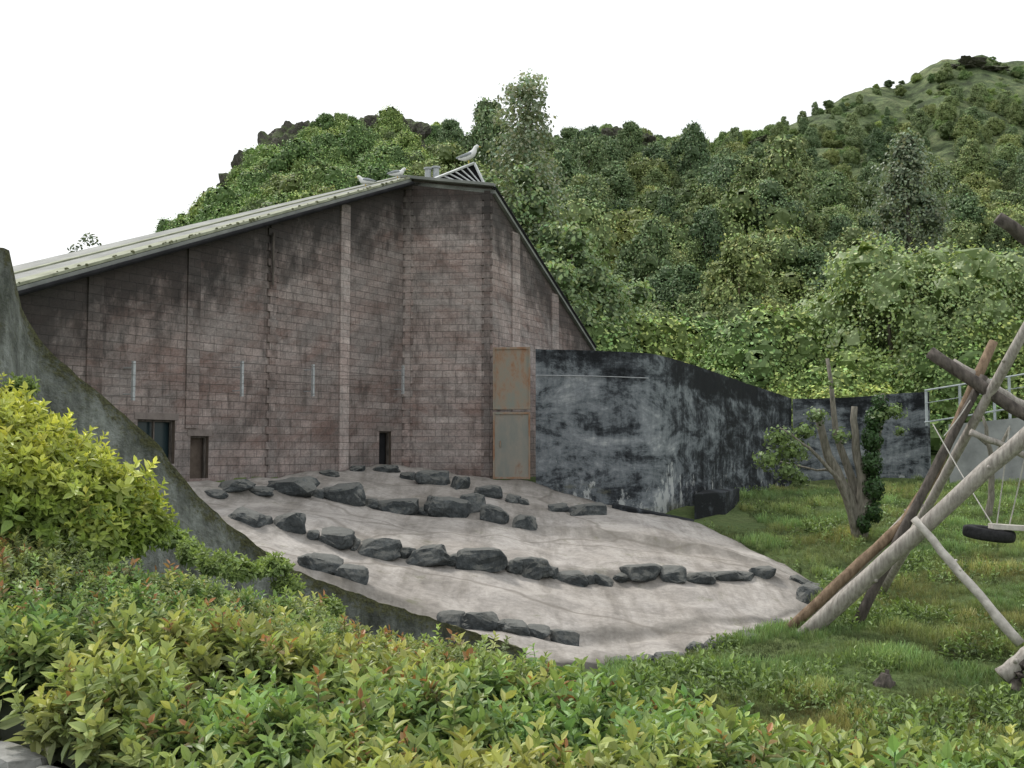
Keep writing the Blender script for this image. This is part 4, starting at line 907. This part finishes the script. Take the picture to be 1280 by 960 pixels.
# yellow shrub
ys_=group('golden_shrub'); parts=[]; cores=[]
lob=[(-70,580,9.3,.55),(-10,580,9.2,.40),(30,595,9.2,.36),(75,615,9.2,.36),(118,640,9.2,.34),(158,668,9.3,.26),(60,650,8.9,.40),(0,640,8.8,.45),(110,685,8.9,.3),(165,640,9.5,.16),(-60,640,8.8,.6),(20,560,9.4,.25)]
for px,py,Y,R in lob:
    c=P(px,py,Y); n_=int(720*R*R/.2); Dn=unit(n_); Dn[:,2]=np.abs(Dn[:,2])*np.where(rng.random(n_)<.8,1,-.5); ext=rng.uniform(.65,1.12,n_); ext=np.where(rng.random(n_)<.09,rng.uniform(1.15,1.5,n_),ext); q=c+Dn*(R*ext)[:,None]; tv,tf,tc=hs[int(R*100)%4]
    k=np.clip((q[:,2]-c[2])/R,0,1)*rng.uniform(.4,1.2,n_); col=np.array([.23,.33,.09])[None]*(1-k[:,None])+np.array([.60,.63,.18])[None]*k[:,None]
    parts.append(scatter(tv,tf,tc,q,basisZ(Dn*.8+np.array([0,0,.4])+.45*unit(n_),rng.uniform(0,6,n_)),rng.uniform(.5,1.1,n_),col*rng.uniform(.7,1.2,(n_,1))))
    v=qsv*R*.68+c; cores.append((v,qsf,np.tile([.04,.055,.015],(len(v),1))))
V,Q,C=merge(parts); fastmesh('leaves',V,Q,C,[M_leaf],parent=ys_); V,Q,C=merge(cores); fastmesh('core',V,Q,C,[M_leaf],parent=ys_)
parts=[]
for px,py,Y,R in ((215,682,11.5,.14),(240,700,11,.16),(330,716,12.8,.16),(345,716,12.5,.14),(300,722,11.5,.16),(25,492,10.3,.10),(360,740,12.5,.16),(270,716,10.5,.16),(410,770,12.5,.16)):
    c=P(px,py,Y); n_=80; Dn=unit(n_); Dn[:,2]=np.abs(Dn[:,2]); q=c+Dn*(R*rng.uniform(.3,1.0,n_))[:,None]; tv,tf,tc=hs[2]
    parts.append(scatter(tv,tf,tc,q,basisZ(Dn+np.array([0,0,.5]),rng.uniform(0,6,n_)),rng.uniform(.4,.8,n_),np.array([.24,.33,.13])[None]*rng.uniform(.7,1.3,(n_,1))))
V,Q,C=merge(parts); fastmesh('wall_plants',V,Q,C,[M_leaf])
# kerb and path
kb=group('stone_kerb')
kp=[(-4.6,6.75),(-3.9,6.55),(-3.3,6.3),(-2.85,6.02),(-2.45,5.72),(-2.1,5.35),(-1.85,4.9),(-1.7,4.4),(-1.6,3.9)]
for i in range(len(kp)-1):
    a_=np.array(kp[i]);b1=np.array(kp[i+1]); mdl=(a_+b1)/2; d=(b1-a_); L=np.linalg.norm(d); d/=L; z=H1(*mdl)
    boulder('stone',(mdl[0],mdl[1],z-.02),(L*.56,.15,.15),(0,0,math.atan2(d[1],d[0])),M_kerb,kb,900+i,34,.03,3,.3,.02)
bb=B(); pts=[]
for i in range(24):
    for j in range(24):
        x=-9+7.2*i/23; y=-3+9.6*j/23; pts.append((x,y,0))
pts=np.array(pts); pts[:,2]=H(pts[:,0],pts[:,1])+.05
fs=[(i*24+j,(i+1)*24+j,(i+1)*24+j+1,i*24+j+1) for i in range(23) for j in range(23)]
kpn=np.array(kp)
def leftof(x,y): return y<np.interp(x,kpn[:,0],kpn[:,1])
fs=[f for f in fs if leftof(pts[f[0],0],pts[f[0],1]-.05) and leftof(pts[f[2],0],pts[f[2],1])]
bb.add(pts,fs); bb.obj('path',[M_path])
# ------------------------------------------------------------ light, sky, camera
EL=math.radians(52); AZ=math.radians(-42)
w=bpy.data.worlds.new('World'); scene.world=w; w.use_nodes=True; nt=w.node_tree; bgn=nt.nodes['Background']
skyt=nd(nt,'ShaderNodeTexSky',sky_type='NISHITA'); skyt.sun_disc=False; skyt.sun_elevation=EL; skyt.sun_rotation=AZ; skyt.dust_density=4; skyt.air_density=1
cl=tex(nt,mapv(nt,nd(nt,'ShaderNodeTexCoord').outputs['Generated'],(1,1,2.5)),1.6,4,.5)
clc=ramp(nt,cl,[(.3,(9.3,9.5,9.7)),(.7,(10.2,10.3,10.3))])
nt.links.new(mix(nt,.86,skyt.outputs[0],clc),bgn.inputs[0]); bgn.inputs[1].default_value=.13
sd=bpy.data.lights.new('sun','SUN'); sd.energy=2.6; sd.angle=math.radians(8); sd.color=(1,.96,.9)
so=link(bpy.data.objects.new('sun',sd)); S=Vector((math.sin(AZ)*math.cos(EL),math.cos(AZ)*math.cos(EL),math.sin(EL))); so.rotation_euler=S.to_track_quat('Z','Y').to_euler()
cd=bpy.data.cameras.new('camera'); cd.sensor_width=36; cd.lens=F/1280*36; cd.clip_end=9000; cd.clip_start=.1
co=link(bpy.data.objects.new('camera',cd)); co.rotation_euler=(math.pi/2+TH,0,0); scene.camera=co
scene.view_settings.view_transform='Standard'; scene.view_settings.look='None'; scene.view_settings.exposure=0
